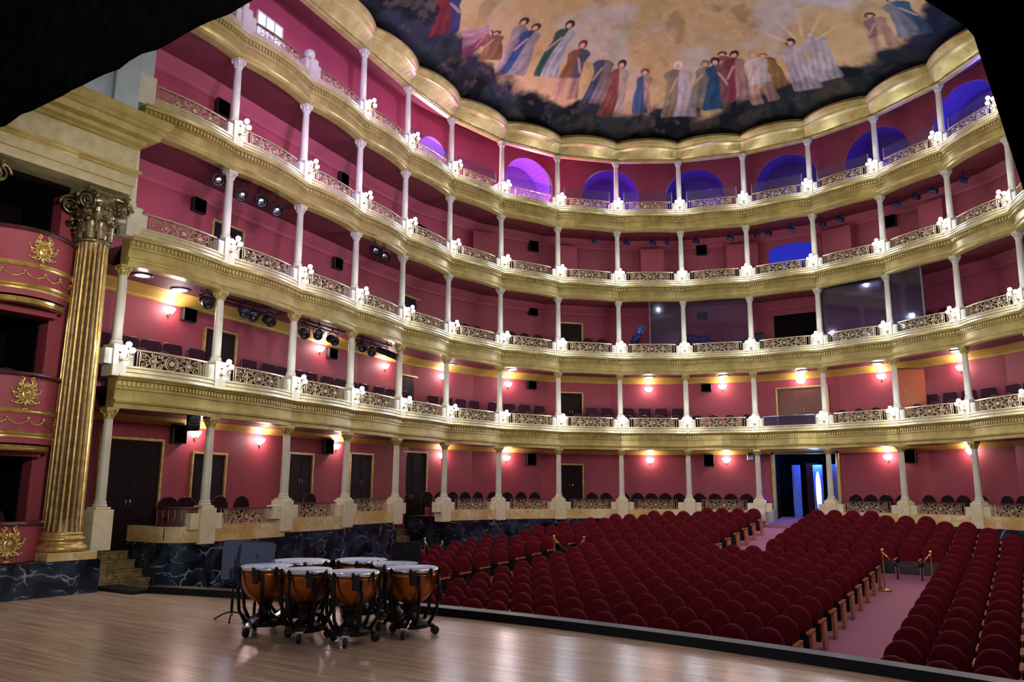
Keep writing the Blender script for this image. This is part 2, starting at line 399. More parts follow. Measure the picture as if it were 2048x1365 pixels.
# ---- stalls floor
mb = MB(); ys = [9.5, 14, 18, 21, 22.1, 24, 26, 28, 29.3, 31.5]
mb.grid([[(-10.5, y, zfloor(y)) for y in ys], [(10.5, y, zfloor(y)) for y in ys]][::-1], 0, False)
o = struct(mb.build('floor_stalls', CARPET), 'dusty pink carpeted floor sloping under the stalls seats', 'floor')

# ---- walls with holes
SLAB_F = [1.02] + [ZC[t] + 0.45 for t in range(4)]      # box floors
SLAB_C = [ZC[t] + 0.06 for t in range(4)] + [15.75]     # box ceilings
S_DOOR = wall_s(0.06, 30.8)
ARCHES = [(-10.47, 21.45, 0.70, 14.84), (-9.0, 25.85, 1.12, 15.3), (-6.62, 28.5, 1.2, 15.22), (-3.56, 30.21, 1.2, 15.15), (0.0, 30.8, 1.2, 15.17), (3.42, 30.25, 1.2, 15.2), (6.42, 28.7, 1.15, 15.4), (9.0, 25.85, 1.12, 15.3)]
ARCH_S = [(wall_s(x, y), r, zt) for x, y, r, zt in ARCHES]
def strips(mb, s0, s1, z0, z1, holes, step=0.25):
    """vertical strips; holes: list of (s, halfwidth, top, kind)"""
    S = set(np.round(np.arange(s0, s1, step), 4).tolist()) | {s0, s1}
    for w in WS:
        if s0 < w < s1: S.add(w)
    for hs, hw, ht, kind in holes:
        if kind == 'rect': S |= {hs - hw, hs + hw}
        else: S |= {hs + hw * math.sin(a * PI / 24) for a in range(-12, 13)}
    S = sorted(x for x in S if s0 <= x <= s1)
    for a, b in zip(S, S[1:]):
        if b - a < 1e-5: continue
        za = zb = z0; m = (a + b) / 2
        for hs, hw, ht, kind in holes:
            if hs - hw < m < hs + hw:
                if kind == 'rect': za = zb = ht
                else:
                    za = ht - hw + math.sqrt(max(hw * hw - (a - hs) ** 2, 0)); zb = ht - hw + math.sqrt(max(hw * hw - (b - hs) ** 2, 0))
        pa, _ = wall_at(a); pb, _ = wall_at(b)
        mb.add([(*pa, za), (*pb, zb), (*pb, z1), (*pa, z1)], [(0, 1, 2, 3)], 0, False)
for side, s0, s1 in (('left', 0.0, WS[5]), ('back', WS[5], WS[18]), ('right', WS[18], WS[-1])):
    mb = MB()
    strips(mb, s0, s1, -1.3, SLAB_F[1], [(S_DOOR, 1.11, 3.30, 'rect')] if side == 'back' else [])
    strips(mb, s0, s1, SLAB_F[1], SLAB_F[4], [])
    strips(mb, s0, s1, SLAB_F[4], 16.0, [(s, r, zt, 'arch') for s, r, zt in ARCH_S if s0 < s - r and s + r < s1])
    struct(mb.build('wall_' + side, WALL), 'rose-red painted rear wall of the boxes, %s part' % side, 'wall')
# ---- box floor slabs / soffits
for t in range(5):
    mb = MB(); mi_f = 0
    zf = SLAB_F[t]
    bays = ALLB if t else [b for b in ALLB if b not in (0, 4, 10, 16, 20)]
    sweep(mb, [(0.0, zf, 0.05), (-WD, zf, 0.0)], bays, 4, 1)
    if t < 4: sweep(mb, [(0.08, ZC[t] + 0.06, 0.14), (-WD, ZC[t] + 0.06, 0.0)], ALLB, 6, 0)
    else: sweep(mb, [(0.1, 14.98, 0.0), (-0.25, 15.5, 0.0), (-WD, 15.75, 0.0)], ALLB, 4, 0)
    if t == 0:   # risers that close the raised box floors beside the passages
        for i in (0, 4, 10, 16, 20):
            for tt in (0, 1):
                a = edge(i, tt, 0.0); b = edge(i, tt, -WD); mb.add([(*a, -1.3), (*b, -1.3), (*b, zf), (*a, zf)], [(0, 1, 2, 3)], 2)
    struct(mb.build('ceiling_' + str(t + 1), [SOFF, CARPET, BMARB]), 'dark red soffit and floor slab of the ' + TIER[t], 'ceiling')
# ---- cornice band at the wall / soffit junction
for t in range(4):
    mb = MB(); zc = ZC[t] + 0.06
    if t == 1: pr = [(-WD + 0.02, zc - 0.20, 0), (-WD + 0.06, zc - 0.17, 0), (-WD + 0.08, zc - 0.14, 0), (-WD + 0.16, zc - 0.10, 0), (-WD + 0.34, zc - 0.03, 0), (-WD + 0.52, zc - 0.005, 0)]
    elif t == 0: pr = [(-WD + 0.02, zc - 0.16, 0), (-WD + 0.06, zc - 0.12, 0), (-WD + 0.22, zc - 0.005, 0)]
    else: pr = [(-WD + 0.02, zc - 0.34, 0), (-WD + 0.06, zc - 0.31, 0), (-WD + 0.10, zc - 0.24, 0), (-WD + 0.34, zc - 0.005, 0)]
    sweep(mb, pr, ALLB, 4, 0, True)
    struct(mb.build('trim_%d' % (2 + t), GOLDD if t < 2 else WALL), '%s cove between wall and ceiling of the %s' % ('gilded' if t < 2 else 'red', TIER[t]), 'cove')
# ---- entablatures and parapets
for t in range(4):
    z0, zb = ZC[t], ZB[t + 1]; zl = zb - 0.60; zp = zb - 0.39
    B = 0.15
    mb = MB()
    sweep(mb, [(-0.12, z0, B), (0.11, z0, B), (0.11, z0 + 0.09, B), (0.15, z0 + 0.11, B), (0.155, z0 + 0.15, B), (0.12, z0 + 0.175, B), (0.10, z0 + 0.18, B), (0.10, z0 + 0.36, B), (0.13, z0 + 0.375, B), (0.13, zl - 0.13, B), (0.13, zl - 0.09, B), (0.19, zl - 0.08, B), (0.20, zl - 0.045, B), (0.235, zl - 0.02, B), (0.235, zl, B)], ALLB, 8, 0)
    for e, i in ((0, 0), (1, NB - 1)):   # closed ends
        mb.add([(*edge(i, e, d), z) for d, z in ((-0.14, z0), (0.11, z0), (0.15, z0 + 0.15), (0.10, z0 + 0.18), (0.13, zl - 0.13), (0.20, zl - 0.06), (0.235, zl), (-0.14, zl))], [tuple(range(8))])
    for i in VISB:                      # dentil course
        n = 27
        for k in range(n):
            tt = (k + 0.5) / n; p = edge(i, tt, 0.13, B); q = edge(i, tt + 0.01, 0.13, B); d = (q - p).normalized(); nn = Vector((d.y, -d.x))
            T = Matrix.Translation((p.x, p.y, 0)) @ Matrix.Rotation(rot_of(nn), 4, 'Z')
            mb.box(-0.026, 0.026, -0.01, 0.05, zl - 0.19, zl - 0.10, 0, T)
    struct(mb.build('trim_%d' % (6 + t), GOLD), 'gilded entablature with dentils under the %s railing' % TIERA[t + 1], 'entablature')
    mb = MB()
    sweep(mb, [(0.235, zl, B), (0.225, zl + 0.02, B), (0.165, zl + 0.035, B), (0.155, zl + 0.07, B), (0.175, zl + 0.09, B), (0.15, zl + 0.11, B), (0.14, zp - 0.05, B), (0.16, zp - 0.04, B), (0.16, zp, B), (-0.04, zp, B), (-0.04, zl - 0.2, B)], ALLB, 8, 0)
    struct(mb.build('trim_%d' % (10 + t), CREAMG), 'cream stepped parapet ledge of the ' + TIER[t + 1], 'parapet')
# ---- top cornice under the painted ceiling
mb = MB()
sweep(mb, [(-0.14, 14.86, 0.0), (0.03, 14.86, 0.0), (0.05, 14.90, 0.01), (0.05, 14.94, 0.01), (0.09, 14.98, 0.03), (0.12, 15.02, 0.05), (0.22, 15.20, 0.18), (0.28, 15.26, 0.22), (0.31, 15.27, 0.26), (0.31, 15.30, 0.28), (0.36, 15.36, 0.30), (0.40, 15.43, 0.32), (0.41, 15.48, 0.33), (0.35, 15.53, 0.33), (0.30, 15.54, 0.33), (0.28, 15.62, 0.33), (0.1, 15.66, 0.3)], ALLB, 12, 0)
for i in VISB:
    for k in range(34):
        p = edge(i, (k + 0.5) / 34, 0.05, 0.01); T = Matrix.Translation((p.x, p.y, 0)) @ Matrix.Rotation(rot_of(BN[i]), 4, 'Z')
        mb.box(-0.02, 0.02, -0.005, 0.03, 14.90, 14.95, 0, T)
struct(mb.build('trim_14', GOLD), 'broad gilded scalloped cornice around the painted ceiling', 'cornice')

# ---- painted ceiling (an oil-painted shallow dome)
CEN = Vector((0, 18.5))
RING = [CP[i] + MT[i] * 0.1 for i in range(NB + 1)]
def ring_r(dx, dy):
    best = 99
    for i in range(len(RING)):
        a, b = RING[i], RING[(i + 1) % len(RING)]; ex, ey = b.x - a.x, b.y - a.y
        det = dx * (-ey) + ex * dy
        if abs(det) < 1e-12: continue
        ax, ay = a.x - CEN.x, a.y - CEN.y
        t = (ax * (-ey) + ex * ay) / det; s = (dx * ay - dy * ax) / det
        if t > 0 and -1e-6 <= s <= 1 + 1e-6: best = min(best, t)
    return best
NT, NR = 1100, 190
th = np.concatenate([np.linspace(-2.15, 1.35, NT - 140), np.linspace(1.35, 2 * PI - 2.15, 141)[1:-1]])   # angle from +Y, dense on the seen side
R = np.array([ring_r(math.sin(a), math.cos(a)) for a in th])
tr = np.concatenate([np.linspace(0.02, 0.40, 30), np.linspace(0.40, 1.0, NR - 29)[1:]])
TH, TR = np.meshgrid(th, tr, indexing='ij'); RR = R[:, None] * TR
X = CEN.x + np.sin(TH) * RR; Y = CEN.y + np.cos(TH) * RR; Zd = 15.5 + 2.6 * (1 - TR ** 2)
def vnoise(x, y, seed):
    rs = np.random.RandomState(seed); g = rs.rand(256, 256)
    xi = np.floor(x).astype(int); yi = np.floor(y).astype(int); fx = x - xi; fy = y - yi
    fx = fx * fx * (3 - 2 * fx); fy = fy * fy * (3 - 2 * fy)
    a = g[xi % 256, yi % 256]; b = g[(xi + 1) % 256, yi % 256]; c = g[xi % 256, (yi + 1) % 256]; d = g[(xi + 1) % 256, (yi + 1) % 256]
    return a * (1 - fx) * (1 - fy) + b * fx * (1 - fy) + c * (1 - fx) * fy + d * fx * fy
def fbm(x, y, s, seed, o=5):
    v = 0; a = 0.5; tot = 0
    for k in range(o): v = v + a * vnoise(x * s + 31.7 * k, y * s + 17.3 * k, seed + k); tot += a; a *= 0.55; s *= 2.03
    return v / tot
L3 = lambda c: np.array(lin(c)[:3])
n1 = fbm(X, Y, 0.42, 1); n2 = fbm(X, Y, 1.3, 20); n3 = fbm(X, Y, 3.2, 40)
def mixc(a, b, f): return a + (b - a) * np.clip(f, 0, 1)[..., None]
def sstep(a, b, v): t = np.clip((v - a) / (b - a), 0, 1); return t * t * (3 - 2 * t)
col = np.empty(X.shape + (3,)); col[:] = L3((186, 162, 110))
col = mixc(col, L3((196, 174, 132)), sstep(0.42, 0.62, n1)); col = mixc(col, L3((146, 120, 80)), sstep(0.54, 0.70, n2) * 0.7)
col = mixc(col, L3((186, 180, 166)), sstep(0.52, 0.68, fbm(X, Y, 0.6, 60)) * 0.85)
col = mixc(col, L3((214, 190, 150)), np.exp(-((np.abs(n2 - 0.5)) / 0.012) ** 2) * 0.5 * sstep(0.8, 0.5, TR))
col = mixc(col, L3((206, 174, 108)), sstep(0.58, 0.8, TR) * 0.45)
# rocky dark rim
lim = 0.825 + (n1 - 0.5) * 0.14 + (n2 - 0.5) * 0.12 - 0.06 * sstep(-0.9, -1.5, TH)
rock = sstep(-0.018, 0.03, TR - lim)
rk = mixc(np.broadcast_to(L3((16, 20, 30)), col.shape), L3((52, 62, 76)), sstep(0.46, 0.66, n2)); rk = mixc(rk, L3((92, 84, 74)), sstep(0.58, 0.72, n3) * 0.8)
rk = mixc(rk, L3((50, 66, 58)), sstep(0.52, 0.66, fbm(X, Y, 0.9, 80)) * 0.45); rk = mixc(rk, L3((104, 92, 78)), sstep(0.60, 0.74, fbm(X, Y, 1.9, 90)) * 0.8)
rk = mixc(rk, L3((20, 30, 66)), sstep(0.35, 0.75, TH) * 0.85)
rk = mixc(rk, L3((74, 66, 48)), sstep(0.9, 0.2, np.abs(TH + 0.1)) * sstep(0.45, 0.62, n2) * 0.7)
rk = mixc(rk, L3((6, 7, 10)), sstep(0.91, 0.985, TR) * 0.85)
col = mixc(col, rk, rock)
def paint(x0, y0, x1, y1, wide, robe, sash=None, sashside=1, hair=(60, 40, 30), skin=(206, 168, 140), cut=0.0, shade=1.0, legs=False):
    """a robed standing figure: feet at (x0,y0), crown at (x1,y1) in plan"""
    global col
    dx, dy = x1 - x0, y1 - y0; Lh = math.hypot(dx, dy); ux, uy = dx / Lh, dy / Lh
    V = ((X - x0) * ux + (Y - y0) * uy) / Lh; U = ((X - x0) * uy - (Y - y0) * ux) / 1.2
    near = (np.abs(U) < 0.9) & (V > -0.1) & (V < 1.1)
    if not near.any(): return
    u = U[near]; v = V[near]; c = col[near]
    w = wide * np.interp(v, [0, 0.06, 0.3, 0.5, 0.62, 0.78, 0.84, 0.87], [0.42, 0.46, 0.38, 0.34, 0.28, 0.36, 0.26, 0.08])
    off = 0.05 * np.sin(v * 5 + x0 * 3)
    uu_ = u - off
    body = sstep(0.02, -0.02, np.abs(uu_) - w) * sstep(0.0, 0.03, v) * sstep(0.885, 0.86, v)
    fold = 0.84 + 0.17 * np.sin(uu_ * (30 + 8 * math.sin(x0)) + 5 * v + x0 * 9 + 6 * n2[near]) * sstep(0.9, 0.2, v) + 0.5 * (n3[near] - 0.5)
    light = np.clip(0.82 + 0.5 * uu_ / max(wide, 0.1), 0.5, 1.25) * fold * shade
    rc = L3(robe)[None, :] * light[:, None]
    if sash is not None:
        m = sstep(-0.03, 0.03, sashside * uu_ - 0.06 + 0.25 * (v - 0.45))
        rc = rc * (1 - m[:, None]) + L3(sash)[None, :] * light[:, None] * m[:, None]
    if legs:
        m = sstep(0.40, 0.36, v); rc = rc * (1 - m[:, None]) + L3(skin)[None, :] * (light * 0.9)[:, None] * m[:, None]
        body = body * (1 - m * sstep(0.09, 0.05, np.abs(uu_)))
    c = c * (1 - body[:, None]) + rc * body[:, None]
    arm = sstep(0.055, 0.03, np.abs(uu_ - 0.34 * (0.74 - v) / 0.3 * sashside * 0.9 + 0.0)) * sstep(0.44, 0.47, v) * sstep(0.74, 0.70, v)
    c = c * (1 - 0.8 * arm[:, None]) + L3(skin)[None, :] * 0.85 * (0.8 * arm)[:, None]
    hd = ((uu_ / 0.095) ** 2 + ((v - 0.925) / 0.062) ** 2)
    hh = sstep(1.5, 1.1, ((uu_ / 0.12) ** 2 + ((v - 0.942) / 0.068) ** 2)); c = c * (1 - hh[:, None]) + L3(hair)[None, :] * hh[:, None]
    fh = sstep(1.0, 0.7, ((uu_ - 0.01) / 0.085) ** 2 + ((v - 0.918) / 0.048) ** 2); c = c * (1 - fh[:, None]) + L3(skin)[None, :] * fh[:, None]
    col[near] = c
FIG = [  # x0,y0,x1,y1, width, robe, sash, side, hair, legs
 (-7.38, 18.06, -6.13, 16.98, 0.9, (150, 52, 54), (60, 76, 130), -1, (60, 40, 34), False),
 (-7.25, 18.9, -6.45, 19.55, 1.1, (196, 150, 158), (176, 84, 104), -1, (80, 54, 44), False),
 (-7.2, 20.31, -6.25, 19.6, 0.8, (150, 112, 70), None, 1, (70, 50, 34), False),
 (-7.17, 21.2, -5.36, 19.95, 0.7, (148, 136, 150), (170, 158, 160), 1, (46, 34, 32), False),
 (-7.05, 21.5, -5.22, 20.46, 0.9, (176, 170, 170), (52, 82, 140), 1, (70, 46, 36), False),
 (-6.28, 22.62, -4.41, 21.13, 0.85, (196, 200, 200), (50, 92, 72), 1, (52, 36, 30), False),
 (-6.28, 24.01, -4.5, 22.18, 0.95, (150, 104, 58), (92, 100, 110), -1, (120, 44, 40), True),
 (-5.48, 24.91, -4.09, 23.19, 0.9, (150, 134, 128), (80, 86, 118), 1, (196, 186, 168), False),
 (-5.35, 25.78, -3.71, 23.9, 0.85, (146, 84, 66), (204, 188, 164), -1, (56, 38, 32), False),
 (-4.16, 26.39, -3.3, 24.61, 0.7, (74, 98, 128), (190, 160, 130), -1, (110, 74, 54), False),
 (-3.07, 27.22, -2.05, 24.98, 1.25, (214, 204, 196), (150, 136, 100), 1, (214, 206, 196), False),
 (-2.13, 27.24, -1.29, 25.31, 0.7, (138, 138, 112), None, 1, (120, 110, 84), False),
 (-0.85, 26.52, -0.55, 25.23, 0.6, (136, 96, 72), None, 1, (50, 36, 30), False),
 (-1.56, 27.56, -0.91, 25.37, 0.95, (44, 84, 112), (140, 92, 92), -1, (46, 36, 34), False),
 (-0.71, 27.5, -0.18, 25.34, 0.85, (178, 140, 124), (128, 50, 62), 1, (60, 36, 28), False),
 (0.78, 27.4, 0.65, 25.76, 0.7, (164, 124, 66), None, 1, (150, 112, 66), False),
 (0.19, 27.87, 0.28, 25.54, 0.95, (220, 208, 194), None, 1, (190, 150, 110), True),
 (1.66, 27.71, 1.63, 25.43, 0.9, (214, 204, 200), (186, 176, 180), 1, (60, 44, 38), False),
 (2.48, 27.43, 2.27, 25.26, 1.0, (220, 212, 206), (190, 182, 184), 1, (176, 150, 116), False),
 (4.52, 26.38, 4.16, 24.89, 0.85, (196, 160, 140), (150, 118, 116), 1, (84, 60, 54), True),
 (5.34, 25.91, 4.96, 24.26, 0.95, (128, 130, 140), (70, 104, 134), -1, (90, 66, 56), False)]
for f in FIG: paint(f[0], f[1], f[2], f[3], f[4], f[5], f[6], f[7], f[8], legs=f[9])
# rays behind the pale pair and a drifting white cloud
ang = np.arctan2(X - 2.0, -(Y - 25.9)); rad = np.hypot(X - 2.0, Y - 25.9)
ray = sstep(0.55, 0.9, np.sin(ang * 13)) * sstep(2.0, 0.6, rad) * (Y < 25.9) * (np.abs(ang) < 1.2) * (rad > 0.45) * (TR < 0.72)
col = mixc(col, L3((226, 204, 158)), ray * 0.6)
cl = np.exp(-(((X - 3.0) / 0.9) ** 2 + ((Y - 24.2 - 0.25 * np.sin(X * 2)) / 0.22) ** 2)); col = mixc(col, L3((200, 200, 206)), cl * 0.9)
col = np.clip(col * (0.70 + 0.28 * n3)[..., None], 0, 1) * (1 - 0.45 * rock)[..., None] * np.array([1.0, 0.96, 0.80])
nth = len(th); nr = len(tr)
vs = np.stack([X, Y, Zd], -1).reshape(-1, 3)
ii = np.arange(nth)[:, None]; jj = np.arange(nr - 1)[None, :]; i2 = (ii + 1) % nth
faces = np.stack([ii * nr + jj, i2 * nr + jj, i2 * nr + jj + 1, ii * nr + jj + 1], -1).reshape(-1, 4)
me = bpy.data.meshes.new('ceiling_painted'); me.vertices.add(len(vs)); me.vertices.foreach_set('co', vs.ravel())
me.loops.add(faces.size); me.loops.foreach_set('vertex_index', faces.ravel().astype(np.int32)); me.polygons.add(len(faces))
me.polygons.foreach_set('loop_start', np.arange(0, faces.size, 4, dtype=np.int32)); me.polygons.foreach_set('loop_total', np.full(len(faces), 4, dtype=np.int32))
me.polygons.foreach_set('use_smooth', np.ones(len(faces), dtype=bool)); me.update(calc_edges=True)
at = me.color_attributes.new('paint', 'FLOAT_COLOR', 'POINT'); at.data.foreach_set('color', np.concatenate([col, np.ones(col.shape[:2] + (1,))], -1).reshape(-1).astype(np.float32))
me.materials.append(attr_mat('oil_painted_ceiling', 0.6))
o = bpy.data.objects.new('ceiling', me); COL.objects.link(o)
struct(o, 'painted ceiling with robed figures on dark rocks under a golden cloudy sky', 'ceiling painting')

# ---- niches behind the gallery arches (blue and violet lit)
NICOL = [(1.0, 0.55, 0.95), (0.85, 0.25, 1.0), (0.32, 0.10, 1.0), (0.16, 0.08, 1.0), (0.10, 0.06, 1.0), (0.10, 0.06, 1.0), (0.12, 0.12, 1.0), (0.12, 0.12, 1.0)]
NIPOW = [900, 1300, 260, 130, 100, 100, 420, 150]
for k, ((s, r, zt), nc, npw) in enumerate(zip(ARCH_S, NICOL, NIPOW)):
    mb = MB(); p, n = wall_at(s); T = Matrix.Translation((p.x, p.y, 0)) @ Matrix.Rotation(wrot(n), 4, 'Z')
    z0 = SLAB_F[4]; arc = [(-r, z0)] + [(-r * math.cos(a * PI / 16), zt - r + r * math.sin(a * PI / 16)) for a in range(17)] + [(r, z0)]
    dep = 1.0
    mb.grid([[(x, 0.0, z) for x, z in arc], [(x, -dep, z) for x, z in arc]], 0, False, False, T)
    mb.add([(x, -dep, z) for x, z in arc], [tuple(range(len(arc)))], 0, False, T)
    if k == 1: mb.add([(0.05, -dep + 0.05, z0 + 0.6), (0.75, -dep + 0.3, z0 + 0.6), (0.62, -dep + 0.3, zt - 0.5)], [(0, 1, 2)], 0, False, T)
    struct(mb.build('window_%d' % (k + 1), PALEPL), 'arched niche lit in %s behind the top gallery' % ('violet' if k < 3 else 'deep blue'), 'niche')
    q = T @ Vector((-0.5 * r, -0.35, z0 + 0.55))
    add_light('POINT', 'niche_light', q, npw, nc, 0.1)

# ---- ground floor dado: black marble, yellow marble parapet
GP = {1: 0.74, 2: 0.83, 3: 0.92}     # bottom of the yellow band, bay by bay
mbB, mbY = MB(), MB()
GOPEN = (0, 4, 10, 16, 20)
def gband(i): return GP.get(i, GP.get(20 - i, 0.89))
for i in ALLB:
    if i in GOPEN: continue
    zb = gband(i)
    sweep(mbB, [(0.06, -1.3, 0.05), (0.06, zb, 0.05)], [i], 6)
    sweep(mbY, [(0.06, zb, 0.05), (0.10, zb, 0.05), (0.10, zb + 0.33, 0.05), (-0.10, zb + 0.33, 0.05), (-0.10, zb - 0.1, 0.05)], [i], 6)
    for e in (0, 1):
        if (i - 1 if e == 0 else i + 1) in GOPEN:
            a = edge(i, e, 0.10); b = edge(i, e, -0.4)
            mbB.add([(*a, -1.3), (*b, -1.3), (*b, zb), (*a, zb)], [(0, 1, 2, 3)]); mbY.add([(*a, zb), (*b, zb), (*b, zb + 0.33), (*a, zb + 0.33)], [(0, 1, 2, 3)])
# curved end wall between the first passage and the boxes
cur = [(-7.70, 10.9), (-7.72, 10.6), (-7.82, 10.36), (-8.02, 10.2), (-8.3, 10.12), (-9.3, 10.1)]
for m_, z0_, z1_ in ((mbB, -1.3, 0.74), (mbY, 0.74, 1.07)):
    m_.grid([[(x, y, z0_) for x, y in cur], [(x, y, z1_) for x, y in cur]], 0, True)
mbY.grid([[(x, y, 1.07) for x, y in cur], [(x - 0.14, y + 0.14, 1.07) for x, y in cur]], 0, True)
struct(mbB.build('wall_dado', BMARB), 'black veined marble dado under the ground-floor boxes', 'marble dado')
struct(mbY.build('wall_parapet', YMARB), 'yellow marble parapet of the ground-floor boxes', 'parapet')
t = thing('corner_railing', 'dark curved railing on the yellow parapet end beside the first steps', 'railing', (0, 0, 0))
mb = MB(); mb.tube([(x, y, 1.45) for x, y in cur[:5]], 0.025, 6); mb.build('top_rail', RAILW, t)
mb = MB(); mb.grid([[(x - 0.02, y + 0.02, 1.07) for x, y in cur[:5]], [(x - 0.02, y + 0.02, 1.44) for x, y in cur[:5]]], 0, True); mb.build('cloth_backing', RAILW, t)
for k in range(9):
    f = k / 8 * 3.99; i0 = int(f); f -= i0; x = cur[i0][0] * (1 - f) + cur[i0 + 1][0] * f; y = cur[i0][1] * (1 - f) + cur[i0 + 1][1] * f
    mb = MB(); mb.tube([(x, y, 1.06), (x, y, 1.44)], 0.01, 5); mb.build('baluster', BRASSD, t)
# ---- steps in the two left passages
def steps(name, label, T, w, n, z0, z1, run):
    mb = MB()
    for k in range(n):
        mb.box(-w / 2, w / 2, -run * (k + 1), -run * k if k else 0.02, z0 - 0.3, z0 + (z1 - z0) * (k + 1) / n, 0, T)
        mb.box(-w / 2, w / 2, -run * (k + 1), -run * k + 0.025, z0 + (z1 - z0) * (k + 1) / n - 0.03, z0 + (z1 - z0) * (k + 1) / n + 0.004, 0, T)
    tag(mb.build(name, STEPM), label, 'steps', kind='structure')
T = Matrix.Translation((-7.75, 9.45, 0)) @ Matrix.Rotation(rot_of(Vector((1, 0.05))), 4, 'Z'); steps('marble_steps', 'marble steps rising from the stage side beside the giant gilded column', T, 1.35, 6, -0.45, 0.55, 0.27)
pm = edge(4, 0.5, 0); T = Matrix.Translation((pm.x, pm.y, 0)) @ Matrix.Rotation(rot_of(BN[4]), 4, 'Z'); steps('marble_steps', 'marble steps behind the rope stanchions by the seats', T, 1.9, 6, -0.62, 0.6, 0.27)

# ---- pilaster strips and marks on the third balcony wall
for k, (x, y, w) in enumerate([(-9.95, 23.9, 1.0), (-8.05, 27.2, 0.75), (-5.25, 29.42, 0.95), (-1.85, 30.68, 1.2), (1.9, 30.68, 1.1), (5.25, 29.42, 0.9)]):
    p, n = wall_at(wall_s(x, y)); T = Matrix.Translation((p.x, p.y, 0)) @ Matrix.Rotation(wrot(n), 4, 'Z'); mb = MB()
    mb.prism([(-w / 2, SLAB_F[3]), (w / 2, SLAB_F[3]), (w / 2, 11.62), (-w / 2, 11.62)], -0.02, 0.38, 0, False, T)
    struct(mb.build('wall_pier_%d' % (k + 1), WALL), 'red wall pier behind the third balcony', 'pier')

# ================================================================== PROSCENIUM SIDE (stage left)
mb = MB(); mb.box(-9.2, -7.2, 1.0, 8.36, 0, 0.59); struct(mb.build('wall_plinth', BMARB), 'blue-black veined marble plinth beside the stage', 'plinth')
mb = MB()
mb.box(-9.6, -8.09, 7.40, 8.30, 0.59, 7.55)           # pier behind the giant column
mb.box(-9.6, -8.09, 4.9, 5.85, 0.59, 7.55)
mb.box(-9.6, -7.82, 5.8, 7.4, 2.40, 2.60); mb.box(-9.6, -7.82, 5.8, 7.4, 4.95, 5.12)
struct(mb.build('wall_proscenium', WALL), 'dark red proscenium wall beside the stage boxes', 'wall')
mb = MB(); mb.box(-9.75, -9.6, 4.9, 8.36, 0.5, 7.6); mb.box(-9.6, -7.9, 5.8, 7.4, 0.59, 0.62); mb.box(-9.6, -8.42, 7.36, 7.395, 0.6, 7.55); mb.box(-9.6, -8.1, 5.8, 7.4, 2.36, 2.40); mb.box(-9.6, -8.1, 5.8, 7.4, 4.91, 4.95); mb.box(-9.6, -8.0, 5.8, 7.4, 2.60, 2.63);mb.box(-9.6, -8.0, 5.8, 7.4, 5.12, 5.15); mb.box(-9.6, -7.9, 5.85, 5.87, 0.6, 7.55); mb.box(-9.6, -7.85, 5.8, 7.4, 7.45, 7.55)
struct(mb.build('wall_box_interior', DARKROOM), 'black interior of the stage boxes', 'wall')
# red reveals at the right of each opening
def pcurve(y0, y1, x_in, x_out, n=16):
    return [(x_in + (x_out - x_in) * math.sin(PI * k / n) ** 0.8, y0 + (y1 - y0) * k / n) for k in range(n + 1)]
PC = pcurve(5.88, 7.52, -7.72, -7.30)
def pgrid(mb, prof, mi=0):
    rows = []
    for off, z in prof:
        row = []
        for k, (x, y) in enumerate(PC):
            a = PC[max(k - 1, 0)]; b = PC[min(k + 1, len(PC) - 1)]; d = Vector((b[0] - a[0], b[1] - a[1])).normalized()
            row.append((x + d.y * off, y - d.x * off, z))
        rows.append(row)
    for a in range(len(rows) - 1): mb.grid([rows[a], rows[a + 1]], mi, True)
def emblem(parent, z, y=6.78, sc=1.0):
    mb = MB(); x = -7.31
    def at(u, v, w=0.0): return (x + w * sc, y + u * sc, z + v * sc)
    r2 = random.Random(int(z * 10))
    mb.ball(at(0, 0, 0.0), 0.11 * sc, 10, 6, 0, None, (0.55, 1, 1.3))
    mb.ball(at(0, 0.02, 0.05), 0.055 * sc, 8, 5)
    for s in (-1, 1):
        mb.tube([at(s * 0.05, 0.1, 0.03), at(s * 0.09, 0.2, 0.03), at(s * 0.05, 0.27, 0.03), at(s * 0.10, 0.30, 0.03)], [0.03 * sc, 0.022 * sc, 0.02 * sc, 0.014 * sc], 6)
        for a in range(7):
            an = -1.2 + a * 0.42; L_ = 0.17 + 0.05 * (a % 2)
            p1 = at(s * (0.08 * math.cos(an)), 0.09 * math.sin(an), 0.02); p2 = at(s * (L_ * math.cos(an)), L_ * 1.05 * math.sin(an), 0.035); p3 = at(s * (L_ * 1.15 * math.cos(an + 0.25)), L_ * 1.2 * math.sin(an + 0.25), 0.02)
            mb.tube([p1, p2, p3], [0.03 * sc, 0.026 * sc, 0.01 * sc], 6); mb.ball(p3, 0.024 * sc, 6, 4)
            mb.ball(at(s * (0.12 * math.cos(an + 0.2)), 0.13 * math.sin(an + 0.2), 0.05), 0.026 * sc, 6, 4)
    mb.tube([at(0, 0.1, 0.04), at(0, 0.22, 0.04)], [0.035 * sc, 0.012 * sc], 6)
    mb.ball(at(0, -0.26, 0.02), 0.055 * sc, 8, 5, 0, None, (0.7, 1.2, 0.6)); mb.tube([at(0, -0.1, 0.03), at(0, -0.22, 0.03)], [0.04 * sc, 0.03 * sc], 6)
    mb.build('emblem', GOLDC, parent)
BOXL = ['lowest', 'middle', 'upper']
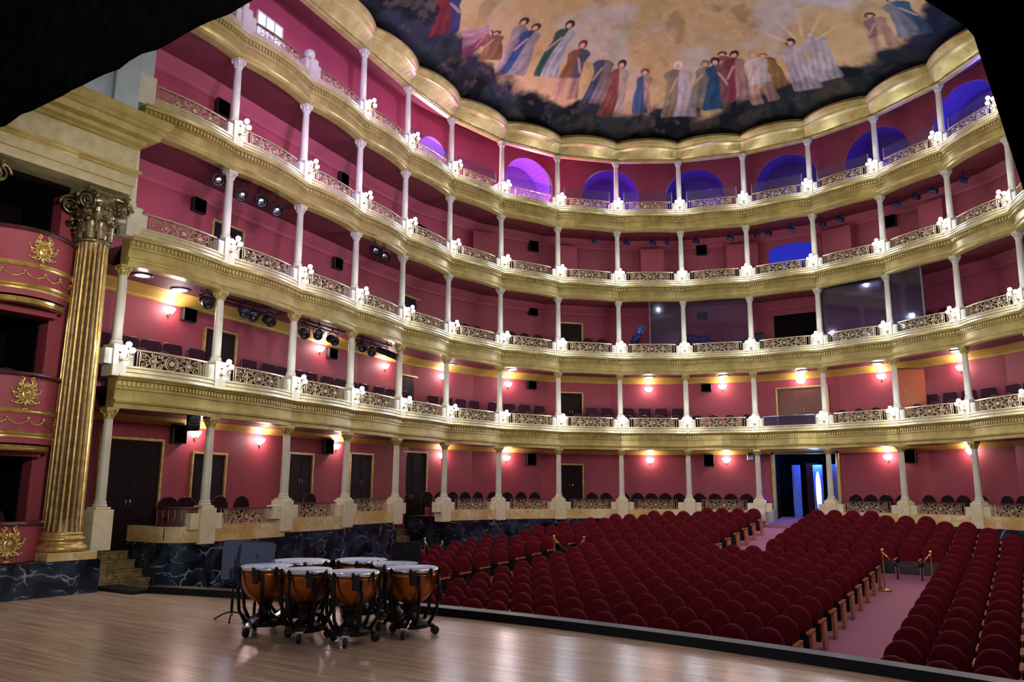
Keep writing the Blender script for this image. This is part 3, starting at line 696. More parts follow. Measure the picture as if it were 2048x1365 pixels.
for lv, zt in enumerate((1.26, 3.80, 6.37)):
    t = thing('box_parapet', '%s curved red stage-box parapet with gilded emblem beside the giant column' % BOXL[lv], 'parapet', (0, 0, 0), 0, 'stage box parapets')
    mb = MB(); zb = 0.60 if lv == 0 else zt - 1.20
    pgrid(mb, [(0.0, zb), (0.0, zt - 0.03)]); mb.build('panel', WALL, t)
    mb = MB(); pgrid(mb, [(-0.12, zt - 0.02), (0.05, zt - 0.05), (0.075, zt - 0.02), (0.05, zt + 0.02), (-0.12, zt + 0.02)]); mb.build('handrail', RAILW, t)
    emblem(t, zt - 0.36, sc=1.0 if lv else 1.05)
    if lv:
        zm = zt - 0.66
        mb = MB()
        pgrid(mb, [(0.0, zm - 0.04), (0.03, zm - 0.03), (0.05, zm), (0.03, zm + 0.025), (0.045, zm + 0.05), (0.0, zm + 0.06)])
        mb.build('moulding', GOLDC, t)
        mb = MB(); zm2 = zt - 1.02
        pgrid(mb, [(0.0, zm2 - 0.09), (0.02, zm2 - 0.08), (0.02, zm2 - 0.045), (0.05, zm2 - 0.02), (0.03, zm2), (0.055, zm2 + 0.03), (0.0, zm2 + 0.04)])
        mb.build('moulding', GOLDC, t)
        mb = MB(); zm3 = zt - 1.27
        pgrid(mb, [(-0.16, zm3 - 0.06), (-0.04, zm3 - 0.05), (-0.02, zm3 - 0.02), (-0.04, zm3), (-0.02, zm3 + 0.04), (-0.16, zm3 + 0.05)])
        mb.build('moulding', GOLDC, t)
        mb = MB()                         # festoon of swags
        pts = []
        for k in range(len(PC) * 4):
            u = k / (len(PC) * 4 - 1) * (len(PC) - 1); i0 = min(int(u), len(PC) - 2); f = u - i0
            x = PC[i0][0] * (1 - f) + PC[i0 + 1][0] * f; y = PC[i0][1] * (1 - f) + PC[i0 + 1][1] * f
            ph = (k / (len(PC) * 4 - 1) * 5) % 1.0; pts.append((x + 0.02, y, zm - 0.13 - 0.09 * math.sin(PI * ph)))
        mb.tube(pts, 0.011, 6)
        for q in range(6):
            kk = int(q / 5 * (len(pts) - 1)); p = pts[kk]; mb.ball((p[0] + 0.01, p[1], zm - 0.115), 0.03, 8, 5); mb.tube([(p[0] + 0.01, p[1], zm - 0.12), (p[0] + 0.01, p[1] - 0.02, zm - 0.2)], [0.012, 0.006], 5)
        mb.build('swag', GOLDC, t)
# chair in each stage box
def simple_chair(T, mats=(0, 0, 0)):
    pass
for lv, zt in enumerate((1.26, 3.80)):
    t = thing('stage_box_chair', 'dark round-backed chair inside the %s stage box' % BOXL[lv], 'chair', (-8.35, 6.95, zt - 0.66), rot_of(Vector((1, -0.2))), 'stage box chairs')
    mb = MB(); arc = [(-0.2, 0.44)] + [(-0.24 * math.cos(a * PI / 12), 0.66 + 0.22 * math.sin(a * PI / 12)) for a in range(13)] + [(0.2, 0.44)]
    mb.prism(arc, -0.22, -0.16); mb.build('backrest', VELVD, t)
    mb = MB(); mb.tube([(x, -0.19, z) for x, z in arc], 0.014, 6); mb.build('back_frame', GREYM, t)
    mb = MB(); mb.bevbox(-0.24, 0.24, -0.22, 0.24, 0.40, 0.47, 0.02); mb.build('seat', VELVD, t)
    for sx in (-0.2, 0.2):
        for sy in (-0.19, 0.2):
            mb = MB(); mb.tube([(sx, sy, 0.0), (sx, sy, 0.41)], 0.015, 6); mb.build('leg', BLACKM, t)
# ---- giant gilded column and the one nearer the camera
def giant_column(name, label, x, y):
    t = thing(name, label, 'column', (x, y, 0.59), 0, kind='thing')
    mb = MB(); mb.bevbox(-0.45, 0.45, -0.43, 0.45, 0.0, 0.14, 0.008); mb.build('plinth', YMARB, t)
    mb = MB(); mb.lathe([(0.40, 0.14), (0.435, 0.17), (0.44, 0.21), (0.42, 0.25), (0.385, 0.265), (0.375, 0.29), (0.36, 0.31), (0.37, 0.33), (0.395, 0.345), (0.40, 0.37), (0.385, 0.40), (0.35, 0.41), (0.35, 0.43), (0.36, 0.45), (0.355, 0.475), (0.325, 0.49)], 40); mb.build('base', GOLDC, t)
    mb = MB(); rows = []
    nf = 20; n = nf * 8
    for k in range(25):
        z = 0.48 + (5.88 - 0.48) * k / 24; f = k / 24; r = 0.325 - 0.05 * f ** 1.6; row = []
        dfl = 0.036 * (min(1, k / 1.2) if k < 2 else 1) * (0 if k in (0, 24) else 1)
        for j in range(n):
            ph = (j % 8) / 8.0; a = 2 * PI * j / n
            c = 0 if ph < 0.3 else math.sin((ph - 0.3) / 0.7 * PI) ** 0.7
            rad = r - dfl * c; row.append((rad * math.cos(a), rad * math.sin(a), z))
        rows.append(row)
    mb.grid(rows, 0, False, True)
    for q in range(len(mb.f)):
        if (q % n) % 8 in (3, 4, 5, 6): mb.m[q] = 1  # groove faces get the colour that stands for their shade
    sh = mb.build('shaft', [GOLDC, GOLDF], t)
    mb = MB(); zc = 5.86
    mb.lathe([(0.275, zc), (0.31, zc + 0.02), (0.32, zc + 0.05), (0.30, zc + 0.08), (0.27, zc + 0.09), (0.265, zc + 0.3), (0.28, zc + 0.55), (0.34, zc + 0.80), (0.40, zc + 0.92)], 24)
    def leaf(a, z0, h, out, w):
        rows = []
        for k in range(9):
            f = k / 8; rr_ = 0.275 + 0.02 + out * (f ** 3) * 1.0; z = z0 + h * (math.sin(f * 1.9) / math.sin(1.9) if f < 0.83 else 1.03 - (f - 0.83) * 0.9)
            ww = w * (0.75 + 0.5 * math.sin(f * 2.6)) * (1 - 0.25 * f) * (1.0 + 0.18 * math.sin(k * 3.1))
            row = []
            for m_, e in ((-1, -0.0), (-0.5, 0.022), (0, 0.045), (0.5, 0.022), (1, 0.0)):
                ang_ = a + m_ * ww / rr_ / 2; row.append(((rr_ + e) * math.cos(ang_), (rr_ + e) * math.sin(ang_), z))
            rows.append(row)
        mb.grid(rows, 0, True)
        for m_ in (-1, 1):     # lobes
            for f in (0.35, 0.6, 0.85):
                rr_ = 0.3 + out * f ** 3; ang_ = a + m_ * w / rr_ / 2; mb.ball(((rr_ + 0.015) * math.cos(ang_), (rr_ + 0.015) * math.sin(ang_), z0 + h * f), 0.035, 6, 4)
        rr_ = 0.3 + out; mb.ball(((rr_ + 0.02) * math.cos(a), (rr_ + 0.02) * math.sin(a), z0 + h * 0.93), 0.05, 7, 5)
    for k in range(8): leaf(2 * PI * k / 8, zc + 0.08, 0.36, 0.13, 0.24)
    for k in range(8): leaf(2 * PI * (k + 0.5) / 8, zc + 0.2, 0.55, 0.17, 0.24)
    mb.build('leaf_bell', BRONZE, t)
    for k in range(4):        # corner volutes, two scrolls back to back at each corner
        a = PI / 4 + k * PI / 2; mb = MB()
        for s in (-1, 1):
            ax = Vector((math.cos(a + s * 0.62), math.sin(a + s * 0.62), 0)); c0 = Vector((0.45 * math.cos(a), 0.45 * math.sin(a), zc + 0.78)) + Vector((-math.sin(a), math.cos(a), 0)) * (s * 0.055)
            pts = []; rad = []
            for q in range(44):
                f = q / 43; an = f * 2 * PI * 2.6; R_ = 0.19 * (1 - f) + 0.012
                pts.append(c0 + ax * (R_ * math.cos(an)) + Vector((0, 0, R_ * math.sin(an)))); rad.append(0.03 * (1 - 0.5 * f))
            pre = [Vector((0.25 * math.cos(a + s * 0.5), 0.25 * math.sin(a + s * 0.5), zc + 0.40)), Vector((0.31 * math.cos(a + s * 0.4), 0.31 * math.sin(a + s * 0.4), zc + 0.58))]
            mb.tube(pts, rad, 7); mb.tube([pre[0], pre[1], pts[30] * 0.6 + pre[1] * 0.4], [0.02, 0.024, 0.02], 6)
        mb.build('volute', BRONZE, t)
    mb = MB(); ab = []
    for k in range(4):
        for q in range(9):
            f = (q / 8 - 0.5) * 2; a0 = k * PI / 2; d_ = 0.43 - 0.12 * (1 - f * f); e_ = f * 0.41
            ab.append((d_ * math.cos(a0) - e_ * math.sin(a0), d_ * math.sin(a0) + e_ * math.cos(a0)))
    mb.grid([[(x * s, y * s, z) for x, y in ab] for s, z in ((0.92, zc + 0.92), (0.95, zc + 0.96), (1.0, zc + 0.98), (1.0, zc + 1.02))], 0, False, True, None, True); mb.build('abacus', BRONZE, t)
    return t
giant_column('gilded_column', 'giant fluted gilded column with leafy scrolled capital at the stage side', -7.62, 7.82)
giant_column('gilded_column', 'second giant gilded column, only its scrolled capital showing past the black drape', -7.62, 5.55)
# ---- proscenium entablature
mb = MB()
prof = [(0.0, 7.55), (0.0, 7.72), (0.03, 7.73), (0.03, 7.93), (0.06, 7.95), (0.06, 7.99), (0.10, 8.02), (0.11, 8.06), (0.02, 8.08), (0.02, 8.50), (0.06, 8.53), (0.06, 8.57), (0.12, 8.62), (0.13, 8.70), (0.30, 8.72), (0.32, 8.84), (0.38, 8.86), (0.38, 8.95), (0.44, 8.99), (0.48, 9.08), (0.48, 9.12), (0.0, 9.2)]
for d0, d1 in zip(prof, prof[1:]):
    q = []
    for d, z in (d0, d1): q.append([(-7.25 + d, 0.0, z), (-7.25 + d, 8.28 + d, z), (-9.6, 8.28 + d, z)])
    mi = 1 if (d0[1], d1[1]) in ((8.08, 8.50), (7.55, 7.72), (7.73, 7.93)) else 0
    mb.grid(q, mi, False)
mb.add([(-7.25, 0, 7.55), (-7.25, 8.28, 7.55), (-9.6, 8.28, 7.55), (-9.6, 0, 7.55)], [(0, 1, 2, 3)], 1)
struct(mb.build('trim_15', [GOLD, CREAMG]), 'massive cream and gold entablature over the giant columns', 'entablature')
mb = MB(); mb.box(-9.7, -7.42, -2.0, 8.25, 9.15, 13.2); mb.box(-9.7, -7.30, 7.75, 8.25, 9.15, 12.4); mb.box(-9.7, -7.36, 7.7, 8.32, 12.4, 12.55)
struct(mb.build('wall_attic', BLUEG), 'grey-blue attic wall above the gilded entablature', 'wall')

# ================================================================== CURTAINS
mb = MB(); rows = []
n = 90
for z, a in ((6.62, 0.05), (7.2, 0.06), (9.0, 0.07), (13.5, 0.05)):
    rows.append([(-10 + 22.0 * k / n, 4.48 + (0.012 if z < 7 else 0.4 * a) * math.sin(k * 1.3) + 0.01 * math.sin(k * 2.3), z + (0.012 * math.sin(k * 1.7) if a == 0.05 and z < 7 else 0)) for k in range(n + 1)])
mb.grid(rows, 0, True)
o = tag(mb.build('border_curtain', BLACKC), 'black border drape hanging across the top of the stage opening', 'curtain')
sm_ = o.modifiers.new('thick', 'SOLIDIFY'); sm_.thickness = 0.02
mb = MB(); rows = []
ED = [(6.15, 5.16), (6.9, 4.30), (7.13, 4.02), (7.165, 3.95), (7.29, 3.16), (7.42, 2.2), (7.6, 1.25), (7.62, 0.9), (7.6, 0.0)]
for x, z in ED:
    row = []
    for k in range(22):
        f = k / 21; row.append((x + (9.8 - x) * f, 4.0 + 0.09 * math.sin(f * 34 + z) * (0.3 + f), z + (5.6 - z) * 0.0))
    rows.append(row)
rows.insert(0, [(5.6 + 4.2 * k / 21, 4.0 + 0.05 * math.sin(k * 1.6), 8.5) for k in range(22)])
mb.grid(rows, 0, True)
o = tag(mb.build('side_curtain', BLACKC), 'black stage drape drawn aside near the camera', 'curtain')
sm_ = o.modifiers.new('thick', 'SOLIDIFY'); sm_.thickness = 0.02

# ================================================================== COLUMNS
def column_proto(t, H, ped, group, flanks=True):
    ground = t == 0
    c = thing('box_column', 'x', 'column', (0, 0, 0), 0, group, kind='thing')
    mb = MB()
    if ground:
        mb.bevbox(-0.20, 0.20, -0.20, 0.17, -ped, -0.05, 0.012); mb.bevbox(-0.15, 0.15, -0.16, 0.14, -0.05, 0.0, 0.01)
        if flanks: mb.bevbox(-0.42, -0.20, -0.13, 0.12, -ped + 0.3, -0.16, 0.01); mb.bevbox(0.20, 0.42, -0.13, 0.12, -ped + 0.3, -0.16, 0.01)
        pm_ = PMARB
    else:
        mb.bevbox(-0.15, 0.15, -0.16, 0.20, -0.62, -0.03, 0.008); mb.bevbox(-0.165, 0.165, -0.17, 0.215, -0.05, 0.0, 0.012)
        mb.bevbox(-0.31, -0.15, -0.13, 0.16, -0.40, -0.09, 0.008); mb.bevbox(0.15, 0.31, -0.13, 0.16, -0.40, -0.09, 0.008)
        pm_ = CREAM
    mb.build('pedestal', pm_, c)
    mb = MB(); mb.lathe([(0.125, 0.0), (0.135, 0.015), (0.135, 0.035), (0.118, 0.05), (0.113, 0.07), (0.12, 0.085), (0.115, 0.105), (0.10, 0.115)], 16); mb.build('base', CREAM, c)
    mb = MB(); zc = H - 0.2; ks = 10; rows = []
    for k in range(ks + 1):
        f = k / ks; r = 0.10 - 0.018 * f ** 1.5
        rows.append([((r - (0.006 if j % 2 else 0)) * math.cos(2 * PI * j / 24), (r - (0.006 if j % 2 else 0)) * math.sin(2 * PI * j / 24), 0.11 + (zc - 0.11) * f) for j in range(24)])
    mb.grid(rows, 0, True, True); mb.build('shaft', CREAM, c)
    mb = MB(); mb.lathe([(0.082, zc - 0.01), (0.10, zc), (0.10, zc + 0.015), (0.085, zc + 0.025), (0.088, zc + 0.08), (0.105, zc + 0.13), (0.125, zc + 0.155)], 16)
    for k in range(8):
        a = 2 * PI * k / 8; mb.tube([(0.085 * math.cos(a), 0.085 * math.sin(a), zc + 0.02), (0.10 * math.cos(a), 0.10 * math.sin(a), zc + 0.075), (0.13 * math.cos(a), 0.13 * math.sin(a), zc + 0.105)], [0.018, 0.022, 0.014], 5)
    for k in range(4):
        a = PI / 4 + k * PI / 2; mb.ball((0.135 * math.cos(a), 0.135 * math.sin(a), zc + 0.135), 0.034, 8, 5)
    mb.box(-0.125, 0.125, -0.125, 0.125, zc + 0.16, zc + 0.2)
    mb.build('capital', GOLD if t in (0, 1) else CREAM, c)
    return Repeat(c)
for t in range(5):
    H = ZC[t] - ZB[t]
    P = column_proto(t, H, 0.78 if t == 0 else 0.62, 'slender columns of the ' + TIER[t])
    P2 = column_proto(t, H + 0.14, 0.80, 'slender columns of the ' + TIER[t]) if t == 0 else None
    P0 = column_proto(t, H + 0.14, 0.80, 'slender columns of the ' + TIER[t], False) if t == 0 else None
    for i in range(0, 16):
        if t == 4 and i < 3: continue
        if t == 3 and i == 0: continue
        lab = 'slender cream column, %s from the giant gilded column, %s' % (ORD[i + 1], TIER[t])
        zb = ZB[t]; pr = P
        if t == 0 and i in (0, 1): zb -= 0.14; pr = P2 if i else P0
        pr.put((CP[i].x, CP[i].y, zb), rot_of(MT[i].normalized()), lab)
# parapet posts without columns: gallery posts with ball finials, third-balcony end pier
def ball_post(i, label):
    t = thing('ball_post', label, 'post', (CP[i].x, CP[i].y, ZB[4]), rot_of(MT[i].normalized()), 'ball-topped posts of the top gallery')
    mb = MB(); mb.bevbox(-0.15, 0.15, -0.16, 0.20, -0.62, 0.08, 0.01); mb.bevbox(-0.31, -0.15, -0.13, 0.16, -0.4, -0.02, 0.008); mb.bevbox(0.15, 0.31, -0.13, 0.16, -0.4, -0.02, 0.008); mb.build('pedestal', CREAM, t)
    mb = MB(); mb.lathe([(0.05, 0.08), (0.05, 0.11), (0.09, 0.13), (0.135, 0.18), (0.15, 0.25), (0.135, 0.32), (0.09, 0.37), (0.03, 0.39)], 16); mb.build('ball_finial', CREAM, t)
ball_post(1, 'cream post with ball finial on the top gallery, nearer the stage'); ball_post(2, 'cream post with ball finial on the top gallery, beside the first gallery column')
t = thing('end_pier', 'plain cream pier ending the third balcony beside the attic wall', 'pier', (CP[0].x, CP[0].y, ZB[3]), rot_of(MT[0].normalized()))
mb = MB(); mb.bevbox(-0.2, 0.2, -0.2, 0.2, -0.62, 0.05, 0.01); mb.build('pedestal', CREAM, t)
mb = MB(); mb.bevbox(-0.15, 0.15, -0.15, 0.15, 0.05, 1.63, 0.01); mb.build('shaft', BLUEG, t)

# ================================================================== RAILINGS
def rail_curve(x): return 0.15 * (1 - (x / 1.25) ** 2)
def scroll(cx, cz, r0_, turns, start, d):
    return [(cx + d * (r0_ * (1 - f)) * math.cos(start + 2 * PI * turns * f), cz + (r0_ * (1 - f)) * math.sin(start + 2 * PI * turns * f)) for f in [k / 14 for k in range(15)]]
def railing_proto(hw, h, railm, ironm, group, bulge=True):
    t = thing('balcony_railing', 'x', 'railing', (0, 0, 0), 0, group, kind='thing')
    yy = (lambda x: rail_curve(x) - 0.02) if bulge else (lambda x: 0.05 * (1 - (x / 1.25) ** 2) - 0.02)
    mb = MB(); xs_ = [-hw - 0.06 + (2 * hw + 0.12) * k / 10 for k in range(11)]
    for a, b in zip(xs_, xs_[1:]):
        mb.add([(a, yy(a) - 0.035, h - 0.03), (b, yy(b) - 0.035, h - 0.03), (b, yy(b) + 0.035, h - 0.03), (a, yy(a) + 0.035, h - 0.03), (a, yy(a) - 0.035, h), (b, yy(b) - 0.035, h), (b, yy(b) + 0.035, h), (a, yy(a) + 0.035, h)], [(0, 3, 2, 1), (4, 5, 6, 7), (0, 1, 5, 4), (2, 3, 7, 6), (3, 0, 4, 7), (1, 2, 6, 5)])
    mb.build('top_rail', railm, t)
    mb = MB(); hi = h - 0.03
    for x in (-hw, -hw + 0.09, -hw + 0.14, hw - 0.14, hw - 0.09, hw): mb.tube([(x, yy(x), 0.0), (x, yy(x), hi)], 0.011, 4, sm=False)
    mb.tube([(x, yy(x), 0.012) for x in xs_[0:]], 0.01, 4, sm=False)
    mb.build('side_bars', ironm, t)
    mb = MB(); zc = hi / 2; iw = hw - 0.14
    def put(pts, r=0.0105): mb.tube([(x, yy(x), z) for x, z in pts], r, 4, sm=False, caps=False)
    ring = lambda cx, r: [(cx + r * math.cos(2 * PI * k / 16), zc + r * math.sin(2 * PI * k / 16)) for k in range(17)]
    put(ring(0, 0.145), 0.013); put(ring(0, 0.10), 0.009)
    for s in (-1, 1):
        cx = s * iw * 0.60
        put(ring(cx, 0.075)); 
        for v in (-1, 1):
            put([(s * 0.145, zc), (s * 0.25, zc + v * 0.10), (s * 0.36, zc + v * 0.13), (cx - s * 0.05, zc + v * 0.03), (cx, zc)])
            put([(s * 0.10, zc + v * 0.10), (s * 0.24, zc + v * 0.03), (s * 0.36, zc), (cx - s * 0.075, zc - v * 0.01)])
            put(scroll(s * 0.25, zc + v * (hi / 2 - 0.06), 0.055, 1.4, 0 if s > 0 else 0, s))
            put(scroll(cx, zc + v * (hi / 2 - 0.045), 0.05, 1.3, PI / 2 * v, -s))
            put(scroll(s * (iw - 0.085), zc + v * 0.085, 0.075, 1.5, -v * PI / 2, s))
            put([(cx + s * 0.06, zc + v * 0.04), (cx + s * 0.14, zc + v * 0.12), (s * (iw - 0.02), zc + v * (hi / 2 - 0.02))])
            put([(cx + s * 0.07, zc), (cx + s * 0.15, zc - v * 0.03), (s * (iw - 0.01), zc + v * 0.02)])
            put([(s * 0.03, zc + v * 0.145), (s * 0.14, zc + v * (hi / 2 - 0.01)), (s * 0.3, zc + v * (hi / 2 - 0.02)), (cx - s * 0.12, zc + v * 0.08)])
    mb.build('scrollwork', ironm, t)
    for cx, r in ((0, 0.062), (-iw * 0.6, 0.045), (iw * 0.6, 0.045)):
        mb = MB(); mb.lathe([(r, 0.0), (r * 0.95, 0.018), (r * 0.55, 0.03), (r * 0.5, 0.022), (0.004, 0.04)], 10, 0, True, Matrix.Translation((cx, yy(cx) - 0.005, zc)) @ Matrix.Rotation(-PI / 2, 4, 'X')); mb.build('rosette', ironm, t)
    return Repeat(t)
def glass_rail(i, label):
    t = thing('glass_balustrade', label, 'balustrade', (0, 0, 0), 0)
    p = edge(i, 0.5, 0.0); t.location = (p.x, p.y, ZB[1] - 0.39); t.rotation_euler = (0, 0, rot_of(BN[i]))
    mb = MB(); mb.box(-0.88, 0.88, 0.12, 0.13, 0.0, 0.33); mb.build('pane', GLASS2, t)
    mb = MB(); mb.tube([(-0.92, 0.125, 0.35), (0.92, 0.125, 0.35)], 0.02, 8); mb.build('top_rail', GREYM, t)
    for x in (-0.9, 0.9):
        mb = MB(); mb.tube([(x, 0.125, 0), (x, 0.125, 0.35)], 0.016, 6); mb.build('post', GREYM, t)
for t in range(5):
    P = railing_proto(0.84 if t else 0.76, 0.36 if t else 0.37, (RAILW if t == 0 else (BRASSD if t == 4 else IVORY)), IVORY, 'scrollwork railings of the ' + TIER[t], bulge=t > 0)
    for i in range(0, 14 if t in (0,) else 15):
        if t == 0 and i in (0, 4, 10): continue
        if t == 4 and i == 0: continue
        if t == 1 and i == 10: glass_rail(10, 'clear glass balustrade panel before the brown double door, first balcony'); continue
        p = edge(i, 0.5, 0.0); z = (ZB[t] - 0.385) if t else gband(i) + 0.33
        P.put((p.x, p.y, z), rot_of(BN[i]), 'scrollwork railing between %s and %s columns from the stage, %s' % (ORD[i + 1], ORD[i + 2], TIER[t]))

# ================================================================== PEDESTAL LAMPS
LAMPW = 40.0
def lamp_proto(group):
    t = thing('globe_lamp', 'x', 'lamp', (0, 0, 0), 0, group)
    mb = MB(); mb.lathe([(0.045, 0), (0.05, 0.012), (0.03, 0.025), (0.008, 0.03)], 10, 0, True, Matrix.Translation((0, 0.20, -0.28)) @ Matrix.Rotation(-PI / 2, 4, 'X'))
    G = [(0, 0.42, -0.02), (-0.13, 0.36, -0.11), (0.13, 0.36, -0.11)]
    for x, y, z in G:
        mb.tube([(0, 0.22, -0.28), (x * 0.4, 0.28, -0.33), (x * 0.9, y - 0.02, -0.27), (x, y, z - 0.09)], 0.009, 5); mb.lathe([(0.012, z - 0.10), (0.032, z - 0.07), (0.036, z - 0.055)], 8, 0, True, None, True, x, y)
    mb.build('bracket', BRASS, t)
    for g in G: mb = MB(); mb.ball(g, 0.058, 12, 8); mb.build('globe', GLOBE, t)
    return Repeat(t)
for t in range(1, 5):
    P = lamp_proto('globe lamps on the pedestals of the ' + TIER[t])
    for i in range(0, 15):
        if (t == 4 and i < 3) or (t == 3 and i == 0) or (t == 2 and i == 0): continue
        m = MT[i].normalized()
        P.put((CP[i].x, CP[i].y, ZB[t]), rot_of(m), 'lit three-globe lamp on %s pedestal from the stage, %s' % (ORD[i + 1], TIER[t]))
        q = CP[i] + m * 0.52; add_light('POINT', 'globe_lamp_light', (q.x, q.y, ZB[t] - 0.06), LAMPW, (0.80, 0.86, 1.0), 0.07)
    # unseen far side of the horseshoe: only its lamps' light matters to the room
    for i in range(15, 22):
        m = MT[i].normalized(); q = CP[i] + m * 0.52; add_light('POINT', 'globe_lamp_light', (q.x, q.y, ZB[t] - 0.06), LAMPW, (0.80, 0.86, 1.0), 0.07)

# unseen violet lights added behind the upper left railings to tint the walls
for t, bays, pw in ((2, (0,), 14), (3, (0, 1, 2, 3, 4), 20), (4, (1, 2, 3, 4, 5), 24)):
    for i in bays:
        a = edge(i, 0.5, -0.35); b = edge(i, 0.5, -WD)
        add_light('AREA', 'violet_wall_fill', (a.x, a.y, ZB[t] - 0.35), pw, (0.58, 0.52, 1.0), 0.8, (b.x, b.y, ZB[t] + 0.75), 0.3)
# ================================================================== WALL SCONCES, SPEAKERS, DOORS
def wall_T(x, y):
    p, n = wall_at(wall_s(x, y)); return p, n
def sconce_proto(group):
    t = thing('wall_sconce', 'x', 'sconce', (0, 0, 0), 0, group)
    mb = MB(); rows = []
    for r, z in ((0.03, -0.09), (0.09, -0.06), (0.14, 0.0), (0.165, 0.06)): rows.append([(r * math.cos(a * PI / 12), r * 0.8 * math.sin(a * PI / 12), z) for a in range(13)])
    mb.grid(rows, 0, True); mb.build('glass_shade', SCON, t)
    mb = MB(); mb.bevbox(-0.03, 0.03, 0.0, 0.05, -0.13, -0.07, 0.008); mb.ball((0, 0.03, -0.14), 0.02, 8, 5); mb.build('bracket', BRASS, t)
    return Repeat(t)
SCN = {0: [(-9.53, 11.72, 3.14), (-9.83, 13.89, 3.10), (-10.3, 17.1, 3.12), (-10.33, 22.27, 3.06), (-9.43, 25.04, 3.06), (-5.46, 29.28, 3.06), (-2.78, 30.43, 3.08), (2.95, 30.38, 3.08), (5.54, 29.23, 3.18)],
       1: [(-9.38, 10.66, 5.94), (-10.16, 16.12, 5.94), (-10.51, 19.35, 5.88), (-10.34, 22.21, 5.88), (-9.41, 25.08, 5.86), (-5.45, 29.29, 5.87), (-2.81, 30.42, 5.94), (0.09, 30.8, 6.0), (2.94, 30.38, 5.92), (5.49, 29.27, 5.88)]}
for t in SCN:
    P = sconce_proto('wall sconces of the ' + TIER[t])
    for k, (x, y, z) in enumerate(SCN[t]):
        p, n = wall_T(x, y); P.put((p.x, p.y, z), wrot(n), 'lit half-bowl sconce on the red wall, %s counted from the stage, %s' % (ORD[k + 1], TIER[t]))
        add_light('POINT', 'sconce_light', (p.x + n.x * 0.21, p.y + n.y * 0.21, z + 0.04), 24 if t else 26, (1.0, 0.74, 0.70), 0.06)
def speaker_proto(w, h, d, group):
    t = thing('wall_speaker', 'x', 'speaker', (0, 0, 0), 0, group)
    mb = MB(); mb.bevbox(-w / 2, w / 2, 0.0, d, -h / 2, h / 2, 0.012); mb.build('cabinet', BLACKP, t)
    mb = MB(); mb.bevbox(-w / 2 + 0.02, w / 2 - 0.02, d, d + 0.012, -h / 2 + 0.02, h / 2 - 0.02, 0.005); mb.build('grille', BLACKC, t)
    return Repeat(t)
SPK = {0: [(-9.45, 11.18, 3.10), (-10.23, 16.63, 3.10), (-8.97, 25.98, 3.04), (-3.41, 30.25, 3.06), (3.7, 30.17, 3.10)],
       1: [(-9.45, 11.18, 5.93), (-10.23, 16.6, 5.87), (-8.97, 26.0, 5.90), (-3.4, 30.25, 5.91), (3.7, 30.17, 5.94)],
       2: [(-9.45, 11.2, 8.69), (-10.23, 16.65, 8.69), (-8.94, 26.05, 8.86), (-3.44, 30.24, 8.85)],
       3: [(-9.52, 11.69, 11.5), (-10.24, 16.73, 11.45), (-8.93, 26.07, 11.55), (-3.38, 30.26, 11.58), (3.71, 30.16, 11.47)]}
for t in SPK:
    P = speaker_proto(0.40 if t != 3 else 0.42, (0.44, 0.32, 0.36, 0.44)[t], 0.14, 'black speakers on the walls of the ' + TIER[t])
    for k, (x, y, z) in enumerate(SPK[t]):
        p, n = wall_T(x, y); P.put((p.x, p.y, z), wrot(n), 'black speaker on the red wall, %s counted from the stage, %s' % (ORD[k + 1], TIER[t]))
door_n = [0]
def door(x, y, w, zt, zb, leafm=DOORW, label='', handle=True, handm=None):
    door_n[0] += 1; p, n = wall_T(x, y)
    t = thing('door_%d' % door_n[0], label, 'door', (p.x, p.y, zb), wrot(n), kind='structure')
    h = zt - zb; f = 0.055; mb = MB()
    mb.prism([(-w / 2, 0), (-w / 2, h), (w / 2, h), (w / 2, 0), (w / 2 - f, 0), (w / 2 - f, h - f), (-w / 2 + f, h - f), (-w / 2 + f, 0)], 0.0, 0.07); mb.build('frame', GOLDC, t)
    for s in (-1, 1):
        mb = MB(); x0, x1 = (-w / 2 + f, -0.004) if s < 0 else (0.004, w / 2 - f)
        mb.box(x0, x1, 0.005, 0.02, 0, h - f)
        for z0, z1 in ((0.15, h * 0.42), (h * 0.46, h - f - 0.12)):
            mb.bevbox(x0 + 0.08, x1 - 0.08, 0.018, 0.03, z0, z1, 0.006)
        lf = mb.build('leaf', leafm, t)
        if handle:
            mb = MB(); xx = s * 0.05; mb.tube([(xx, 0.02, 0.95), (xx, 0.06, 0.98), (xx, 0.06, 1.12), (xx, 0.02, 1.15)], 0.008, 6); mb.build('handle', handm or CHROME, lf)
    return t
door(-9.37, 10.05, 1.55, 2.95, 0.5, label='wide dark door at the head of the steps beside the giant column')
door(-9.6, 12.2, 1.12, 2.73, 1.02, label='dark door in gilt frame behind the second ground-floor column from the stage')
door(-10.03, 15.52, 1.08, 2.87, 1.02, label='dark door in gilt frame behind the third ground-floor column from the stage')
door(-10.42, 18.33, 1.1, 2.99, 1.02, label='dark door in gilt frame behind the fourth ground-floor column from the stage')
door(-10.5, 20.85, 1.45, 3.17, 0.58, label='tall dark door above the steps behind the rope stanchions')
door(-7.93, 27.3, 1.03, 2.91, 1.02, label='dark door in gilt frame on the curved ground-floor wall')
door(-9.6, 12.26, 1.1, 5.78, 3.85, label='dark door in gilt frame near the stage end, first balcony')
door(-10.52, 20.73, 1.15, 5.75, 3.85, label='dark door in gilt frame midway along the side, first balcony')
door(-7.92, 27.3, 1.03, 5.72, 3.85, label='dark door in gilt frame on the curved wall, first balcony')
door(0.1, 30.75, 1.9, 5.81, 3.85, DOORB, 'brown wooden double door in gilt frame at the centre, first balcony', handm=CREAM)
door(-9.6, 12.24, 1.1, 8.54, 6.7, label='dark door in gilt frame near the stage end, second balcony', handle=False)
door(-10.53, 20.7, 1.12, 8.53, 6.7, label='dark door in gilt frame midway along the side, second balcony', handle=False)
